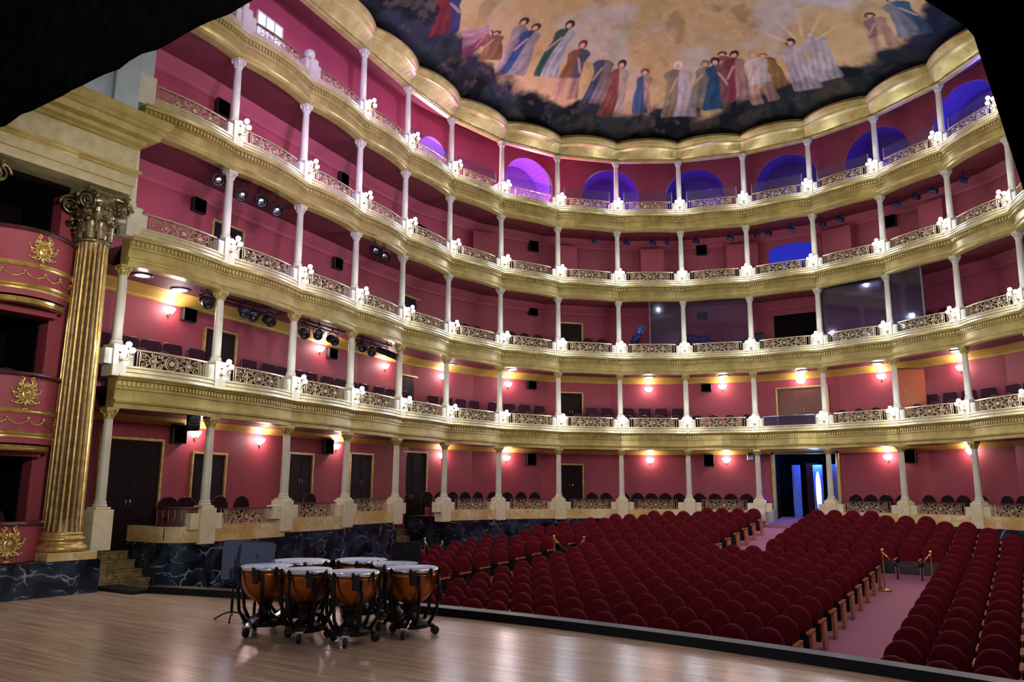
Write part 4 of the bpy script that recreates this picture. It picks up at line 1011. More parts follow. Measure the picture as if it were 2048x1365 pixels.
door(-7.9, 27.3, 1.03, 8.53, 6.7, label='dark door in gilt frame on the curved wall, second balcony', handle=False)
# ---- the open central door with its blue-lit lobby
p, n = wall_at(S_DOOR); T0 = Matrix.Translation((p.x, p.y, 0)) @ Matrix.Rotation(wrot(n), 4, 'Z'); zf = zfloor(29.5)
mb = MB()
for s in (-1, 1): mb.bevbox(s * 1.16 - 0.06, s * 1.16 + 0.06, -0.05, 0.10, zf - 0.1, 3.40, 0.012, 0, T0)
mb.bevbox(-1.22, 1.22, -0.05, 0.10, 3.28, 3.40, 0.012, 0, T0)
struct(mb.build('trim_16', GOLD), 'gilded frame around the central stalls doorway', 'door frame')
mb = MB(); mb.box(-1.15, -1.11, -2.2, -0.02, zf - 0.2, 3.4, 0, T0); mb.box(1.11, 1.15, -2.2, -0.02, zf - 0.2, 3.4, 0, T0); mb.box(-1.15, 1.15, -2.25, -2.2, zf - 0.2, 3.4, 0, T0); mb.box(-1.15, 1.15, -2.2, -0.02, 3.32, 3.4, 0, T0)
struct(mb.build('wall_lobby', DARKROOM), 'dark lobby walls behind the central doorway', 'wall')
mb = MB(); mb.box(-1.15, 1.15, -2.2, 1.75, zf - 0.25, zf + 0.02, 0, T0); struct(mb.build('floor_lobby', CARPET), 'carpeted threshold of the central doorway', 'floor')
# tall side panels of the passage between the two central columns
mb = MB()
for s in (-1, 1): mb.box(s * 1.2 - 0.03, s * 1.2 + 0.03, 0.0, 1.5, zf - 0.1, 1.25, 0, T0)
struct(mb.build('wall_passage', YMARB), 'yellow marble side walls of the central passage', 'wall')
def lobby_leaf(x0, x1, y, label, glassw):
    t = thing('lobby_door', label, 'door', (0, 0, 0), 0, 'blue-lit lobby door leaves'); h = 2.2
    mb = MB(); mb.box(x0, x1, y - 0.02, y + 0.02, zf, zf + h, 0, T0); lf = mb.build('leaf', mat_bluelit, t)
    mb = MB(); mb.bevbox(x0 + 0.05, x1 - 0.05, y + 0.02, y + 0.035, zf + 0.1, zf + 0.75, 0.008, 0, T0); mb.bevbox(x0 + 0.05, x1 - 0.05, y + 0.02, y + 0.035, zf + 0.85, zf + 2.05, 0.008, 0, T0); mb.build('panel', mat_bluelit, lf)
    if glassw:
        mb = MB(); c = (x0 + x1) / 2; poly = [(c + glassw * math.cos(a * PI / 12), zf + 1.2 + 0.75 * math.sin(a * PI / 12)) for a in range(24)]
        mb.prism(poly, y + 0.036, y + 0.045, 0, False, T0); mb.build('glass', BLUEL2, lf)
    return t
mat_bluelit = mat('blue_light_door_paint', (70, 96, 170), (56, 80, 150), 3, 0.5)  # blue of the lobby light put into the colour of pale door leaves
BLUEL2 = emit_mat('bright_oval_glass', (235, 245, 255), 2.2)
# local x axis of the back wall runs towards house left, so mirror as needed
lobby_leaf(0.32, 0.62, -0.55, 'narrow blue-lit door leaf in the central doorway, nearer the stage side', 0)
lobby_leaf(-0.48, -0.14, -0.55, 'blue-lit door leaf with a bright oval glass in the central doorway', 0.09)
mb = MB(); mb.box(-1.05, -0.5, -1.6, -1.56, zf, zf + 2.25, 0, T0); tag(mb.build('lobby_screen', mat_bluelit), 'plain blue-lit screen seen through the central doorway', 'screen')
mb = MB(); mb.box(-0.12, 0.3, -1.5, -1.4, zf, zf + 2.3, 0, T0); tag(mb.build('lobby_drape', VELVD), 'dark plum drape between the blue-lit door leaves', 'curtain')
add_light('POINT', 'lobby_blue_light', T0 @ Vector((-0.3, -0.2, zf + 2.3)), 140, (0.08, 0.25, 1.0), 0.15)
add_light('POINT', 'lobby_blue_light', T0 @ Vector((0.9, 0.5, zf + 0.9)), 12, (0.10, 0.25, 1.0), 0.1)

# ---- arched and dark openings of the upper tiers, control-room window
def opening(name, label, x, y, w, zt, zb, m, arch=0.0, frame=None, y0=0.0):
    p, n = wall_T(x, y); T = Matrix.Translation((p.x, p.y, 0)) @ Matrix.Rotation(wrot(n), 4, 'Z'); mb = MB()
    poly = [(-w / 2, zb)] + [(-w / 2 * math.cos(a * PI / 14), zt - arch + arch * math.sin(a * PI / 14)) for a in range(15)] + [(w / 2, zb)] if arch else [(-w / 2, zb), (-w / 2, zt), (w / 2, zt), (w / 2, zb)]
    mb.prism(poly, -0.02, 0.03, 0, False, T)
    return struct(mb.build(name, m), label, 'opening')
opening('window_9', 'low arched window glowing deep blue on the third balcony wall', 0.05, 30.8, 1.75, 11.45, 10.3, emit_mat('deep_blue_glow', (22, 34, 190), 0.36), 0.22)
opening('window_10', 'small dark arched opening on the third balcony wall', -10.5, 20.9, 1.2, 11.3, 10.2, DARKROOM, 0.45)
opening('window_11', 'wide dark control-room window on the second balcony wall', 0.1, 30.8, 1.75, 8.62, 7.3, DARKROOM)
p, n = wall_T(-9.74, 13.2); T = Matrix.Translation((p.x, p.y, 0)) @ Matrix.Rotation(wrot(n), 4, 'Z')
t = thing('window_12', 'bright daylit window high on the top gallery wall', 'window', (p.x, p.y, 13.6), wrot(n), kind='structure')
mb = MB(); mb.box(-0.5, 0.5, 0.0, 0.02, 0.0, 1.35); mb.build('panes', WINL, t)
mb = MB()
for x in (-0.5, -0.17, 0.17, 0.5): mb.box(x - 0.02, x + 0.02, 0.0, 0.05, 0, 1.35)
for z in (0, 0.45, 0.9, 1.35): mb.box(-0.52, 0.52, 0.0, 0.05, z - 0.02, z + 0.02)
mb.build('frame', CREAM, t)

# ================================================================== GLASS SCREENS
def screen(i, t0, t1, zt0, zt1, m, label, post=None, d=-0.13):
    t = thing('glass_screen', label, 'glass screen', (0, 0, 0), 0)
    a, b = edge(i, t0, d), edge(i, t1, d); dd = (b - a); L_ = dd.length; dd.normalize(); nn = Vector((dd.y, -dd.x))
    T = Matrix.Translation((a.x, a.y, 0)) @ Matrix.Rotation(math.atan2(dd.y, dd.x), 4, 'Z'); mb = MB()
    mb.box(0, L_, -0.006, 0.006, zt0, zt1, 0, T); mb.build('pane', m, t)
    for q in (post or ()):
        mb = MB(); xx = q * L_; mb.box(xx - 0.02, xx + 0.02, -0.02, 0.02, zt0, zt1, 0, T); mb.build('post', GREYM if q in (0, 1) else CREAM, t)
zg0, zg1 = ZB[2] - 0.35, ZC[2] + 0.05
screen(8, 0.48, 0.97, zg0, zg1, GLASS2, 'hazy glass pane beside the spotlight in the control booth', (0,), 0.02)
screen(9, 0.03, 0.97, zg0, zg1, GLASS, 'clear glass front of the control booth before the small table', ())
screen(11, 0.03, 0.97, zg0, zg1, GLASS2, 'glass pane with lamp reflections at the booth end', ())
screen(12, 0.05, 0.52, zg0, zg1, GLASS2, 'grey hazy glass leaf standing open at the last booth bay', (1,), 0.0)
for i in range(4, 14):
    screen(i, 0.12, 0.88, ZB[4] - 0.04, ZB[4] + 0.42, GLASS, 'low clear safety glass above the top gallery railing, %s bay from the stage' % ORD[i + 1], (0, 1), -0.02)

# ================================================================== SPOTLIGHTS AND FIXTURES
def spot_proto(r, L_, bodym, group, name='stage_spotlight', barn=False):
    t = thing(name, 'x', 'spotlight', (0, 0, 0), 0, group)
    T = Matrix.Rotation(math.radians(-112), 4, 'X')
    mb = MB(); mb.lathe([(r * 0.7, -L_ * 0.5), (r * 0.92, -L_ * 0.42), (r * 0.92, 0.0), (r, 0.02), (r, L_ * 0.42), (r * 1.08, L_ * 0.45), (r * 1.08, L_ * 0.5), (r * 0.9, L_ * 0.48)], 14, 0, True, T)
    for k in range(3): mb.lathe([(r * 1.0, -L_ * (0.36 - k * 0.1)), (r * 1.0, -L_ * (0.33 - k * 0.1))], 14, 0, False, T)
    if barn:
        for k in range(4): mb.box(-r * 1.1, r * 1.1, r * 1.08, r * 1.12, L_ * 0.48, L_ * 0.48 + r * 1.1, 0, T @ Matrix.Rotation(k * PI / 2, 4, 'Z') @ Matrix.Rotation(0.0, 4, 'X'))
    mb.build('body', bodym, t)
    mb = MB(); mb.ball((0, 0, 0), r * 0.84, 12, 6, 0, T @ Matrix.Translation((0, 0, L_ * 0.46)), (1, 1, 0.25)); mb.build('lens', CHROME if barn else BLACKM, t)
    mb = MB(); mb.tube([(-r * 1.15, 0, 0), (-r * 1.2, 0, r * 1.2), (0, 0, r * 1.9), (r * 1.2, 0, r * 1.2), (r * 1.15, 0, 0)], r * 0.12, 5); mb.tube([(0, 0, r * 1.9), (0, 0, r * 1.9 + 0.12)], r * 0.16, 6); mb.build('yoke', BLACKM, t)
    return Repeat(t)
P = spot_proto(0.13, 0.36, BLACKM, 'spotlights under the third balcony', barn=True)
for k, (x, y, z) in enumerate([(-7.9, 10.64, 8.84), (-8.05, 11.43, 8.76), (-7.95, 11.9, 8.74), (-8.17, 12.58, 8.76), (-8.3, 16.3, 8.72), (-8.32, 16.72, 8.66)]):
    P.put((x, y, z), -PI / 2 - 0.5 - 0.1 * (k % 2), 'black spotlight with barn doors under the third balcony, %s from the stage' % ORD[k + 1])
P = spot_proto(0.12, 0.40, BLACKM, 'spotlights under the second balcony')
for k, (x, y, z) in enumerate([(-8.05, 10.7, 5.98), (-8.2, 11.85, 6.0), (-8.25, 12.2, 5.98), (-8.4, 12.75, 5.98), (-8.5, 14.0, 5.88), (-8.6, 14.6, 5.96), (-8.7, 15.2, 5.92), (-8.9, 16.55, 5.96), (-8.95, 17.05, 5.9)]):
    P.put((x, y, z), -PI / 2 - 0.3 - 0.25 * (k % 3), 'black spotlight hung under the second balcony, %s from the stage' % ORD[k + 1])
P = spot_proto(0.10, 0.72, BLACKM, 'long profile spotlights'); P.put((-8.98, 17.75, 5.95), -PI / 2 + 0.5, 'long black profile spotlight at the end of the lighting bar, first balcony')
for k, (a, b, lab) in enumerate([((-8.0, 10.5), (-8.3, 12.9), 'dark pipe holding spotlights above the first balcony near the stage'), ((-8.35, 13.8), (-8.65, 15.6), 'dark pipe holding spotlights above the first balcony, second bay along'), ((-8.75, 16.2), (-8.95, 17.9), 'dark pipe holding spotlights above the first balcony, third bay along')]):
    mb = MB(); mb.tube([(a[0] + 0.0, a[1], 6.20), (b[0], b[1], 6.20)], 0.025, 8); mb.tube([(a[0] - 0.2, a[1] + 0.1, 6.16), (b[0] - 0.2, b[1], 6.16)], 0.02, 8)
    for f in (0.15, 0.85): mb.tube([(a[0] + (b[0] - a[0]) * f, a[1] + (b[1] - a[1]) * f, 6.28), (a[0] + (b[0] - a[0]) * f, a[1] + (b[1] - a[1]) * f, 6.2)], 0.015, 6)
    tag(mb.build('lighting_bar', BLACKM), lab, 'lighting bar', 'lighting bars')
P = spot_proto(0.085, 0.26, BLUEB, 'small blue-lit cans under the top gallery', 'can_light')
for k, (x, y) in enumerate([(-6.74, 27.22), (-5.72, 28.08), (-4.83, 28.62), (-4.31, 28.93), (-3.28, 29.35), (-2.01, 29.71), (-1.01, 29.9), (-0.58, 29.9), (0.29, 29.9), (1.44, 29.87), (2.09, 29.68), (4.06, 29.08), (4.71, 28.69), (5.26, 28.35), (6.16, 27.82)]):
    P.put((x, y, 11.72), -PI * 0.75 + 0.5 * (k % 3), 'small bluish can light under the top gallery, %s of fifteen from the left' % ORD[k + 1])
mb0 = thing('ceiling_downlight', 'x', 'ceiling light', (0, 0, 0), 0, 'recessed lights above the first balcony')
mb = MB(); mb.lathe([(0.2, 0.0), (0.22, -0.02), (0.2, -0.035), (0.15, -0.02)], 18, caps=False); mb.build('rim', GREYM, mb0)
mb = MB(); mb.lathe([(0.15, -0.02), (0.01, -0.03)], 18); mb.build('lamp_glass', CEILL, mb0)
P = Repeat(mb0)
for k, (x, y) in enumerate([(-8.2, 9.23), (-8.6, 10.4), (-9.9, 22.11), (-8.6, 24.2), (-5.1, 28.6), (-2.5, 29.75), (0.39, 30.0), (2.95, 29.5), (5.5, 28.1)]):
    P.put((x, y, ZC[1] + 0.06), 0, 'recessed ceiling light above the first balcony, %s from the stage' % ORD[k + 1])
    add_light('POINT', 'downlight_light', (x, y, ZC[1] - 0.16), 5.0, (0.95, 0.85, 1.0), 0.08)
mb = MB(); mb.bevbox(-0.14, 0.14, -0.14, 0.14, -0.16, 0.16, 0.04); mb.lathe([(0.1, 0.14), (0.1, 0.2), (0.07, 0.19)], 12, 0, True, Matrix.Rotation(-PI / 2, 4, 'X'))
o = mb.build('hanging_speaker', BLACKP); o.location = (-7.72, 10.4, 3.24); o.rotation_euler = (0.3, 0, -PI / 2 - 0.6); tag(o, 'small black box hung from the first balcony above the marble steps', 'speaker')
mb = MB(); mb.bevbox(-0.12, 0.12, 0, 0.14, -0.14, 0.14, 0.02); p, n = wall_T(-1.9, 30.6); o = mb.build('camera_box', GREYM); o.location = (p.x, p.y, 3.2); o.rotation_euler = (0, 0, wrot(n)); tag(o, 'small grey box high on the wall beside the central doorway', 'speaker box')
# ---- control booth equipment on the second balcony
def follow_spot(x, y, z, rz, tilt, label):
    t = thing('follow_spotlight', label, 'spotlight', (x, y, z), rz, 'follow spotlights in the booth'); T = Matrix.Translation((0, 0, 0.38)) @ Matrix.Rotation(tilt, 4, 'X') @ Matrix.Rotation(-PI / 2, 4, 'X')
    mb = MB(); mb.lathe([(0.10, -0.45), (0.15, -0.42), (0.16, -0.1), (0.12, -0.08), (0.12, 0.35), (0.14, 0.37), (0.14, 0.62), (0.11, 0.6)], 14, 0, True, T); mb.build('barrel', BLUEB, t)
    mb = MB()
    for a in range(3): mb.tube([(0, 0, 0.3), (0.3 * math.cos(a * 2.1), 0.3 * math.sin(a * 2.1), -0.45)], 0.015, 6)
    mb.tube([(-0.18, 0, 0.38), (-0.15, 0, 0.2), (0.15, 0, 0.2), (0.18, 0, 0.38)], 0.014, 6); mb.build('tripod', BLACKM, t)
    mb = MB(); mb.box(-0.02, 0.02, 0.13, 0.15, -0.3, 0.3, 0, T); mb.build('handle', GREYM, t)
follow_spot(-5.3, 27.95, 7.40, -2.4, 0.35, 'dark follow spotlight on tripod behind the booth glass, tilted down')
follow_spot(-3.55, 29.55, 7.42, -1.9, -0.2, 'blue-grey follow spotlight beside the middle booth column')
follow_spot(2.2, 29.45, 7.3, -2.0, 0.1, 'dark follow spotlight at the booth end near the reflecting pane')
t = thing('booth_table', 'grey control table in the booth behind the second balcony railing', 'table', (-2.75, 29.15, 6.7), rot_of(BN[9]))
mb = MB(); mb.bevbox(-0.42, 0.42, -0.2, 0.2, 0.72, 0.76, 0.01); mb.build('tabletop', GREYM, t)
for sx in (-0.38, 0.38):
    for sy in (-0.16, 0.16): mb = MB(); mb.tube([(sx, sy, 0), (sx, sy, 0.73)], 0.02, 6); mb.build('leg', BLACKM, t)
t = thing('mixing_desk', 'black mixing desk with thin microphone in the booth', 'mixing desk', (-1.85, 29.6, 6.7), rot_of(BN[9]))
mb = MB(); mb.bevbox(-0.45, 0.45, -0.28, 0.28, 0.7, 0.84, 0.02); mb.build('console', BLACKP, t)
mb = MB(); mb.tube([(0.1, 0, 0.84), (0.1, 0.05, 1.2)], 0.008, 5); mb.build('microphone', GREYM, t)
for sx in (-0.4, 0.4): mb = MB(); mb.box(sx - 0.03, sx + 0.03, -0.2, 0.2, 0, 0.7); mb.build('leg', BLACKM, t)
t = thing('booth_chair', 'tall dark office chair in the booth beside the mixing desk', 'chair', (-1.3, 30.35, 6.7), 2.9)
mb = MB(); mb.bevbox(-0.24, 0.24, -0.06, 0.04, 0.55, 1.25, 0.05); mb.build('backrest', BLACKP, t)
mb = MB(); mb.bevbox(-0.26, 0.26, -0.05, 0.45, 0.45, 0.53, 0.03); mb.build('seat', BLACKP, t)
mb = MB(); mb.tube([(0, 0.2, 0.0), (0, 0.2, 0.46)], 0.03, 8)
for a in range(5): mb.tube([(0, 0.2, 0.08), (0.28 * math.cos(a * 1.257), 0.2 + 0.28 * math.sin(a * 1.257), 0.03)], 0.02, 6)
mb.build('base', BLACKM, t)
# ---- wooden partition on the first balcony
t = thing('wooden_partition', 'orange-brown wooden partition panel behind the first balcony railing', 'partition', (4.0, 29.25, 3.85), 0.35)
mb = MB(); mb.bevbox(-0.42, 0.42, -0.04, 0.04, 0.0, 2.1, 0.01); mb.build('panel', PANELW, t)
mb = MB(); mb.box(-0.45, 0.45, -0.06, 0.06, 2.1, 2.15); mb.build('cap', DOORB, t)

# ================================================================== BOX CHAIRS
def box_chair_proto(group, up=VELVD, trim=GREYM):
    t = thing('box_chair', 'x', 'chair', (0, 0, 0), 0, group)
    arc = [(-0.21, 0.45), (-0.24, 0.62)] + [(-0.24 * math.cos(a * PI / 10), 0.64 + 0.24 * math.sin(a * PI / 10)) for a in range(1, 10)] + [(0.24, 0.62), (0.21, 0.45)]
    mb = MB(); mb.prism(arc, -0.24, -0.18); mb.build('backrest', up, t)
    mb = MB(); mb.tube([(-0.2, -0.21, 0.0)] + [(x, -0.21, z) for x, z in arc] + [(0.2, -0.21, 0.0)], 0.016, 5); mb.build('back_frame', trim, t)
    for sx in (-0.2, 0.2): mb = MB(); mb.tube([(sx, 0.2, 0.0), (sx, 0.2, 0.42)], 0.016, 5); mb.build('leg', trim, t)
    mb = MB(); mb.bevbox(-0.24, 0.24, -0.22, 0.25, 0.40, 0.48, 0.02); mb.build('seat', up, t)
    return Repeat(t)
def block_chair_proto(group):
    t = thing('box_chair', 'x', 'chair', (0, 0, 0), 0, group)
    mb = MB(); rows = []
    for z, w in ((0.42, 0.235), (0.7, 0.245), (0.86, 0.24), (0.91, 0.20)): rows.append([(-w, -0.25, z), (w, -0.25, z), (w, -0.16, z), (-w, -0.16, z)])
    mb.grid(rows, 0, False, True, None, True); mb.build('backrest', VELVD, t)
    mb = MB(); mb.tube([(-0.2, -0.2, 0.0), (-0.24, -0.2, 0.42), (-0.25, -0.2, 0.86), (-0.2, -0.2, 0.92), (0.2, -0.2, 0.92), (0.25, -0.2, 0.86), (0.24, -0.2, 0.42), (0.2, -0.2, 0.0)], 0.012, 5); mb.build('back_frame', GREYM, t)
    for sx in (-0.2, 0.2): mb = MB(); mb.tube([(sx, 0.2, 0.0), (sx, 0.2, 0.42)], 0.016, 5); mb.build('leg', GREYM, t)
    mb = MB(); mb.bevbox(-0.24, 0.24, -0.22, 0.25, 0.40, 0.48, 0.02); mb.build('seat', VELVD, t)
    return Repeat(t)
DKVEL = mat('dark_maroon_upholstery', (44, 14, 20), (32, 9, 14), 9, 0.8, spec=0.15)
P = box_chair_proto('round-backed chairs of the ground-floor boxes', DKVEL, RAILW)
GCH = {0: [(0.80,), (0.90,)], 1: [(0.42,), (0.70,)], 2: [(0.72,)], 5: [(-0.05,), (0.17,), (0.38,), (0.60,), (0.83,)], 6: [(0.07,), (0.29,), (0.51,), (0.73,)], 7: [(0.60,), (0.82,)], 8: [(0.06,), (0.27,), (0.47,), (0.67,), (0.87,)], 9: [(0.14,), (0.36,), (0.58,), (0.80,)], 11: [(0.24,), (0.44,), (0.64,), (0.85,)], 12: [(0.17,), (0.42,), (0.62,), (0.84,)], 13: [(0.16,), (0.38,), (0.60,), (0.82,)]}
for i in GCH:
    for k, (tt,) in enumerate(GCH[i]):
        tc = min(max(tt, 0), 1); q = edge(i, tc, -0.42) + (CP[i + 1] - CP[i]) * (tt - tc); dz = {0: -0.14, 1: -0.12, 2: -0.05}.get(i, 0.0)
        if i == 0: q = Vector((-8.25, 10.42 + 0.42 * k)); 
        P.put((q.x, q.y, 0.93 + dz), rot_of(BN[i]) if i else rot_of(Vector((1, -0.2))), 'dark round-backed chair, %s in the ground-floor box after the %s column' % (ORD[k + 1], ORD[i + 1]))
P1 = box_chair_proto('front-row chairs of the first balcony'); P2 = block_chair_proto('rear-row chairs of the first balcony')
DOORBAY = {1: (0.30, 0.78), 4: (0.72, 1.2), 7: (0.1, 0.55), 10: (-1, 2)}
for i in range(0, 14):
    for k in range(4):
        tt = 0.15 + 0.235 * k
        if i not in (10,):
            q = edge(i, tt, -0.32); P1.put((q.x, q.y, 3.86), rot_of(BN[i]), 'hoop-backed chair, %s in the front row after the %s column, first balcony' % (ORD[k + 1], ORD[i + 1]))
        a, b = DOORBAY.get(i, (9, 9))
        if not (a < tt < b) and i not in (9, 11):
            q = edge(i, tt + 0.05, -0.98); P2.put((q.x, q.y, 4.16), rot_of(BN[i]), 'square-backed plum chair, %s in the rear row after the %s column, first balcony' % (ORD[k + 1], ORD[i + 1]))
mb = MB(); sweep(mb, [(-0.70, 3.84, 0), (-0.70, 4.16, 0), (-WD, 4.16, 0)], [b for b in ALLB if b != 10], 3); struct(mb.build('floor_riser', CARPET), 'carpeted riser under the rear chairs of the first balcony', 'floor')
P = box_chair_proto('dark chairs of the second balcony', DKVEL, BLACKM)
for i, ks in [(4, (1, 2, 3)), (5, (1, 2, 3)), (6, (1, 2, 3)), (7, (0, 1, 2, 3))] + [(i, (0, 1, 2, 3)) for i in (1, 2, 3, 12, 13)]:
    for k, kk in enumerate(ks):
        q = edge(i, 0.14 + 0.22 * kk, -0.5); P.put((q.x, q.y, 6.86), rot_of(BN[i]), 'dark round-backed chair, %s after the %s column, second balcony' % (ORD[k + 1], ORD[i + 1]))

P = box_chair_proto('dark chairs of the third balcony', DKVEL, BLACKM)
for i in range(1, 14):
    for k in range(4):
        q = edge(i, 0.16 + 0.225 * k, -0.42); P.put((q.x, q.y, 9.56), rot_of(BN[i]), 'dark chair crown behind the railing, %s after the %s column, third balcony' % (ORD[k + 1], ORD[i + 1]))
# ================================================================== STALLS SEATS
def seat_meshes():
    out = {}
    mb = MB(); rows = []
    # upholstered back: arched outline, gently dished front
    out_l = [(-0.235, 0.40), (-0.245, 0.57)] + [(-0.245 * math.cos(a * PI / 12), 0.615 + 0.25 * math.sin(a * PI / 12)) for a in range(0, 13)] + [(0.245, 0.57), (0.235, 0.40)]
    lean = lambda z: 0.10 * (z - 0.40)
    for s, y in ((1.0, 0.035), (1.0, -0.03), (0.96, -0.045), (0.80, -0.055), (0.4, -0.045)):
        rows.append([(x * s, y + lean(0.64 + (z - 0.64) * s), 0.64 + (z - 0.64) * s) for x, z in out_l])
    mb.grid(rows, 0, True, True, None, True); out['backrest'] = (mb.mesh('backrest', [VELVET]))
    mb = MB()   # tip-up seat pan: dark underside faces the stage
    mb.bevbox(-0.225, 0.225, -0.14, -0.105, 0.12, 0.43, 0.012, 0); mb.bevbox(-0.215, 0.215, -0.105, -0.04, 0.14, 0.41, 0.015, 1)
    mb.box(-0.21, 0.21, -0.142, -0.10, 0.428, 0.438, 2)
    out['seat'] = mb.mesh('seat', [BLACKP, VELVET, CHROME])
    mb = MB(); rows = []
    for y, w, z in ((-0.40, 0.024, 0.495), (-0.39, 0.029, 0.51), (-0.1, 0.029, 0.515), (0.05, 0.026, 0.52)): rows.append([(-w, y, z - 0.03), (w, y, z - 0.03), (w, y, z), (-w, y, z)])
    mb.grid(rows, 0, False, True, Matrix.Translation((0.275, 0, 0)), True); out['armrest'] = mb.mesh('armrest', [SEATW])
    mb = MB(); mb.box(0.262, 0.288, -0.16, 0.03, 0.0, 0.465); out['side_panel'] = mb.mesh('side_panel', [BLACKM])
    mb = MB(); rows = []
    for z, y0, y1 in ((0.0, -0.17, 0.05), (0.25, -0.20, 0.04), (0.465, -0.25, 0.04)): rows.append([(0.25, y0, z), (0.30, y0, z), (0.30, y1, z), (0.25, y1, z)])
    mb.grid(rows, 0, False, True, None, True); out['end_panel'] = mb.mesh('end_panel', [SEATW])
    return out
SM = seat_meshes()
PITCH = 0.55; ROWD = 0.865
def hidden(x, y, z):
    """crown of a seat hidden under the stage edge or outside the frame"""
    pr = project((x, y, z))
    if pr is None or not (-40 < pr[0] < 2095) or pr[1] > 1405: return True
    d = Vector((x, y)) - CAM.xy
    for k in range(1, 200):
        f = k / 200; q = CAM.xy + d * f
        if abs(q.x) < 7 and abs(q.y - (stage_edge(q.x) + 0.26)) < 0.06:
            if CAM.z + (z - CAM.z) * f < 0.13: return True
    return False
SEATS = []   # x, y, z, label, ends (adds: -1 first, +1 last)
for k in range(12):
    yp = 20.86 - ROWD * k + 0.40
    for blk, xs_ in (('centre front block', [-3.575 + PITCH * j for j in range(14)]), ('right front block', [5.42 + PITCH * j for j in range(5 if yp > 14.5 else 4)]), ('left front block', [-5.42 - PITCH * j for j in range(5 if yp > 14.5 else 4)])):
        for j, x in enumerate(xs_):
            lab = 'maroon seat, %s row before the cross aisle, %s from %s aisle, %s' % (ORD[k + 1], ORD[j + 1], 'left' if blk[0] == 'c' else 'near', blk)
            SEATS.append((x, yp, lab, (blk, j == 0, j == len(xs_) - 1)))
for k in range(7):
    yp = 22.155 + ROWD * k + 0.40
    for side in (-1, 1):
        j = 0
        while True:
            x = 0.75 + 0.29 + PITCH * j
            if math.hypot(x + 0.25, yp - 20.2) > 8.15 or x > 7.6: break
            lab = 'maroon seat, %s row behind the cross aisle, %s from the centre aisle, %s side' % (ORD[k + 1], ORD[j + 1], 'left' if side < 0 else 'right')
            SEATS.append((side * x, yp, lab, ('back', (j == 0) == (side > 0) and j == 0, False if side > 0 else j == 0))); j += 1
vis = [s for s in SEATS if not hidden(s[0], s[1], zfloor(s[1]) + 0.86)]
vis.sort(key=lambda s: (Vector((s[0], s[1])) - CAM.xy).length)
def seat_parts(info):
    blk, first, last = info
    parts = [('backrest', SM['backrest'], 1), ('seat', SM['seat'], 1), ('armrest', SM['armrest'], 1)]
    parts.append(('side_panel', SM['end_panel'] if last else SM['side_panel'], 1))
    if first: parts += [('armrest', SM['armrest'], -1), ('side_panel', SM['end_panel'], -1)]
    return parts
flip = Matrix.Scale(-1, 4, (1, 0, 0))
for x, y, lab, info in vis[:300]:
    r = thing('theatre_seat', lab, 'seat', (x, y, zfloor(y)), 0, 'maroon stalls seats')
    for nm, me_, sg in seat_parts(info):
        o = bpy.data.objects.new(nm, me_); COL.objects.link(o); o.parent = r
        if sg < 0: o.location.x = -0.55
rest = vis[300:]
if rest:
    import bmesh
    bm = bmesh.new(); mats_ = [VELVET, BLACKP, CHROME, SEATW, BLACKM]; idx = {m.name: k for k, m in enumerate(mats_)}
    for x, y, lab, info in rest:
        for nm, me_, sg in seat_parts(info):
            n0 = len(bm.verts); f0 = len(bm.faces); bm.from_mesh(me_); bm.verts.ensure_lookup_table(); bm.faces.ensure_lookup_table()
            for v in bm.verts[n0:]: v.co += Vector((x + (-0.55 if sg < 0 else 0), y, zfloor(y)))
            for f in bm.faces[f0:]: f.material_index = idx[me_.materials[f.material_index].name]
    me_ = bpy.data.meshes.new('far_theatre_seats'); bm.to_mesh(me_); bm.free()
    for m in mats_: me_.materials.append(m)
    o = bpy.data.objects.new('theatre_seat_rows', me_); COL.objects.link(o); tag(o, 'farthest maroon stalls seats massed before the rear parapet', 'seats', None, 'stuff')

# ================================================================== ROPE STANCHIONS
P = None
def stanchion_proto():
    t = thing('rope_stanchion', 'x', 'stanchion', (0, 0, 0), 0, 'brass rope stanchions')
    mb = MB(); mb.lathe([(0.15, 0.0), (0.155, 0.015), (0.13, 0.03), (0.05, 0.05), (0.02, 0.075)], 20); mb.build('base', BRASS, t)
    mb = MB(); mb.lathe([(0.018, 0.06), (0.018, 0.84), (0.026, 0.85), (0.026, 0.88), (0.016, 0.89)], 12); mb.build('pole', BRASS, t)
    mb = MB(); mb.lathe([(0.012, 0.885), (0.034, 0.90), (0.042, 0.925), (0.03, 0.95), (0.006, 0.965)], 12); mb.build('finial', BRASS, t)
    return Repeat(t)
P = stanchion_proto(); SY = 20.97
for x, lab in ((-5.0, 'brass stanchion at the left front aisle, on its outer side'), (-3.98, 'brass stanchion at the left front aisle, on its inner side'), (3.98, 'brass stanchion with bright round base at the right front aisle, inner side'), (5.0, 'brass stanchion at the right front aisle, outer side')):
    P.put((x, SY, zfloor(SY)), 0, lab)
P.put((-8.25, 18.9, -0.5), 0, 'brass stanchion standing before the side steps'); P.put((-7.75, 19.1, -0.58), 0, 'brass stanchion nearer the seats beside the side steps')
def rope(a, b, sag, label):
    pts = [(a[0] + (b[0] - a[0]) * k / 14, a[1] + (b[1] - a[1]) * k / 14, a[2] + (b[2] - a[2]) * k / 14 - sag * 4 * (k / 14) * (1 - k / 14)) for k in range(15)]
    t = thing('barrier_rope', label, 'rope', (0, 0, 0), 0, 'maroon barrier ropes')
    mb = MB(); mb.tube(pts[1:-1], 0.018, 8); mb.build('cord', ROPE, t)
    for q in (pts[:3], pts[-3:]): mb = MB(); mb.tube(q, 0.02, 8); mb.build('hook', BRASS, t)
zz = zfloor(SY) + 0.86
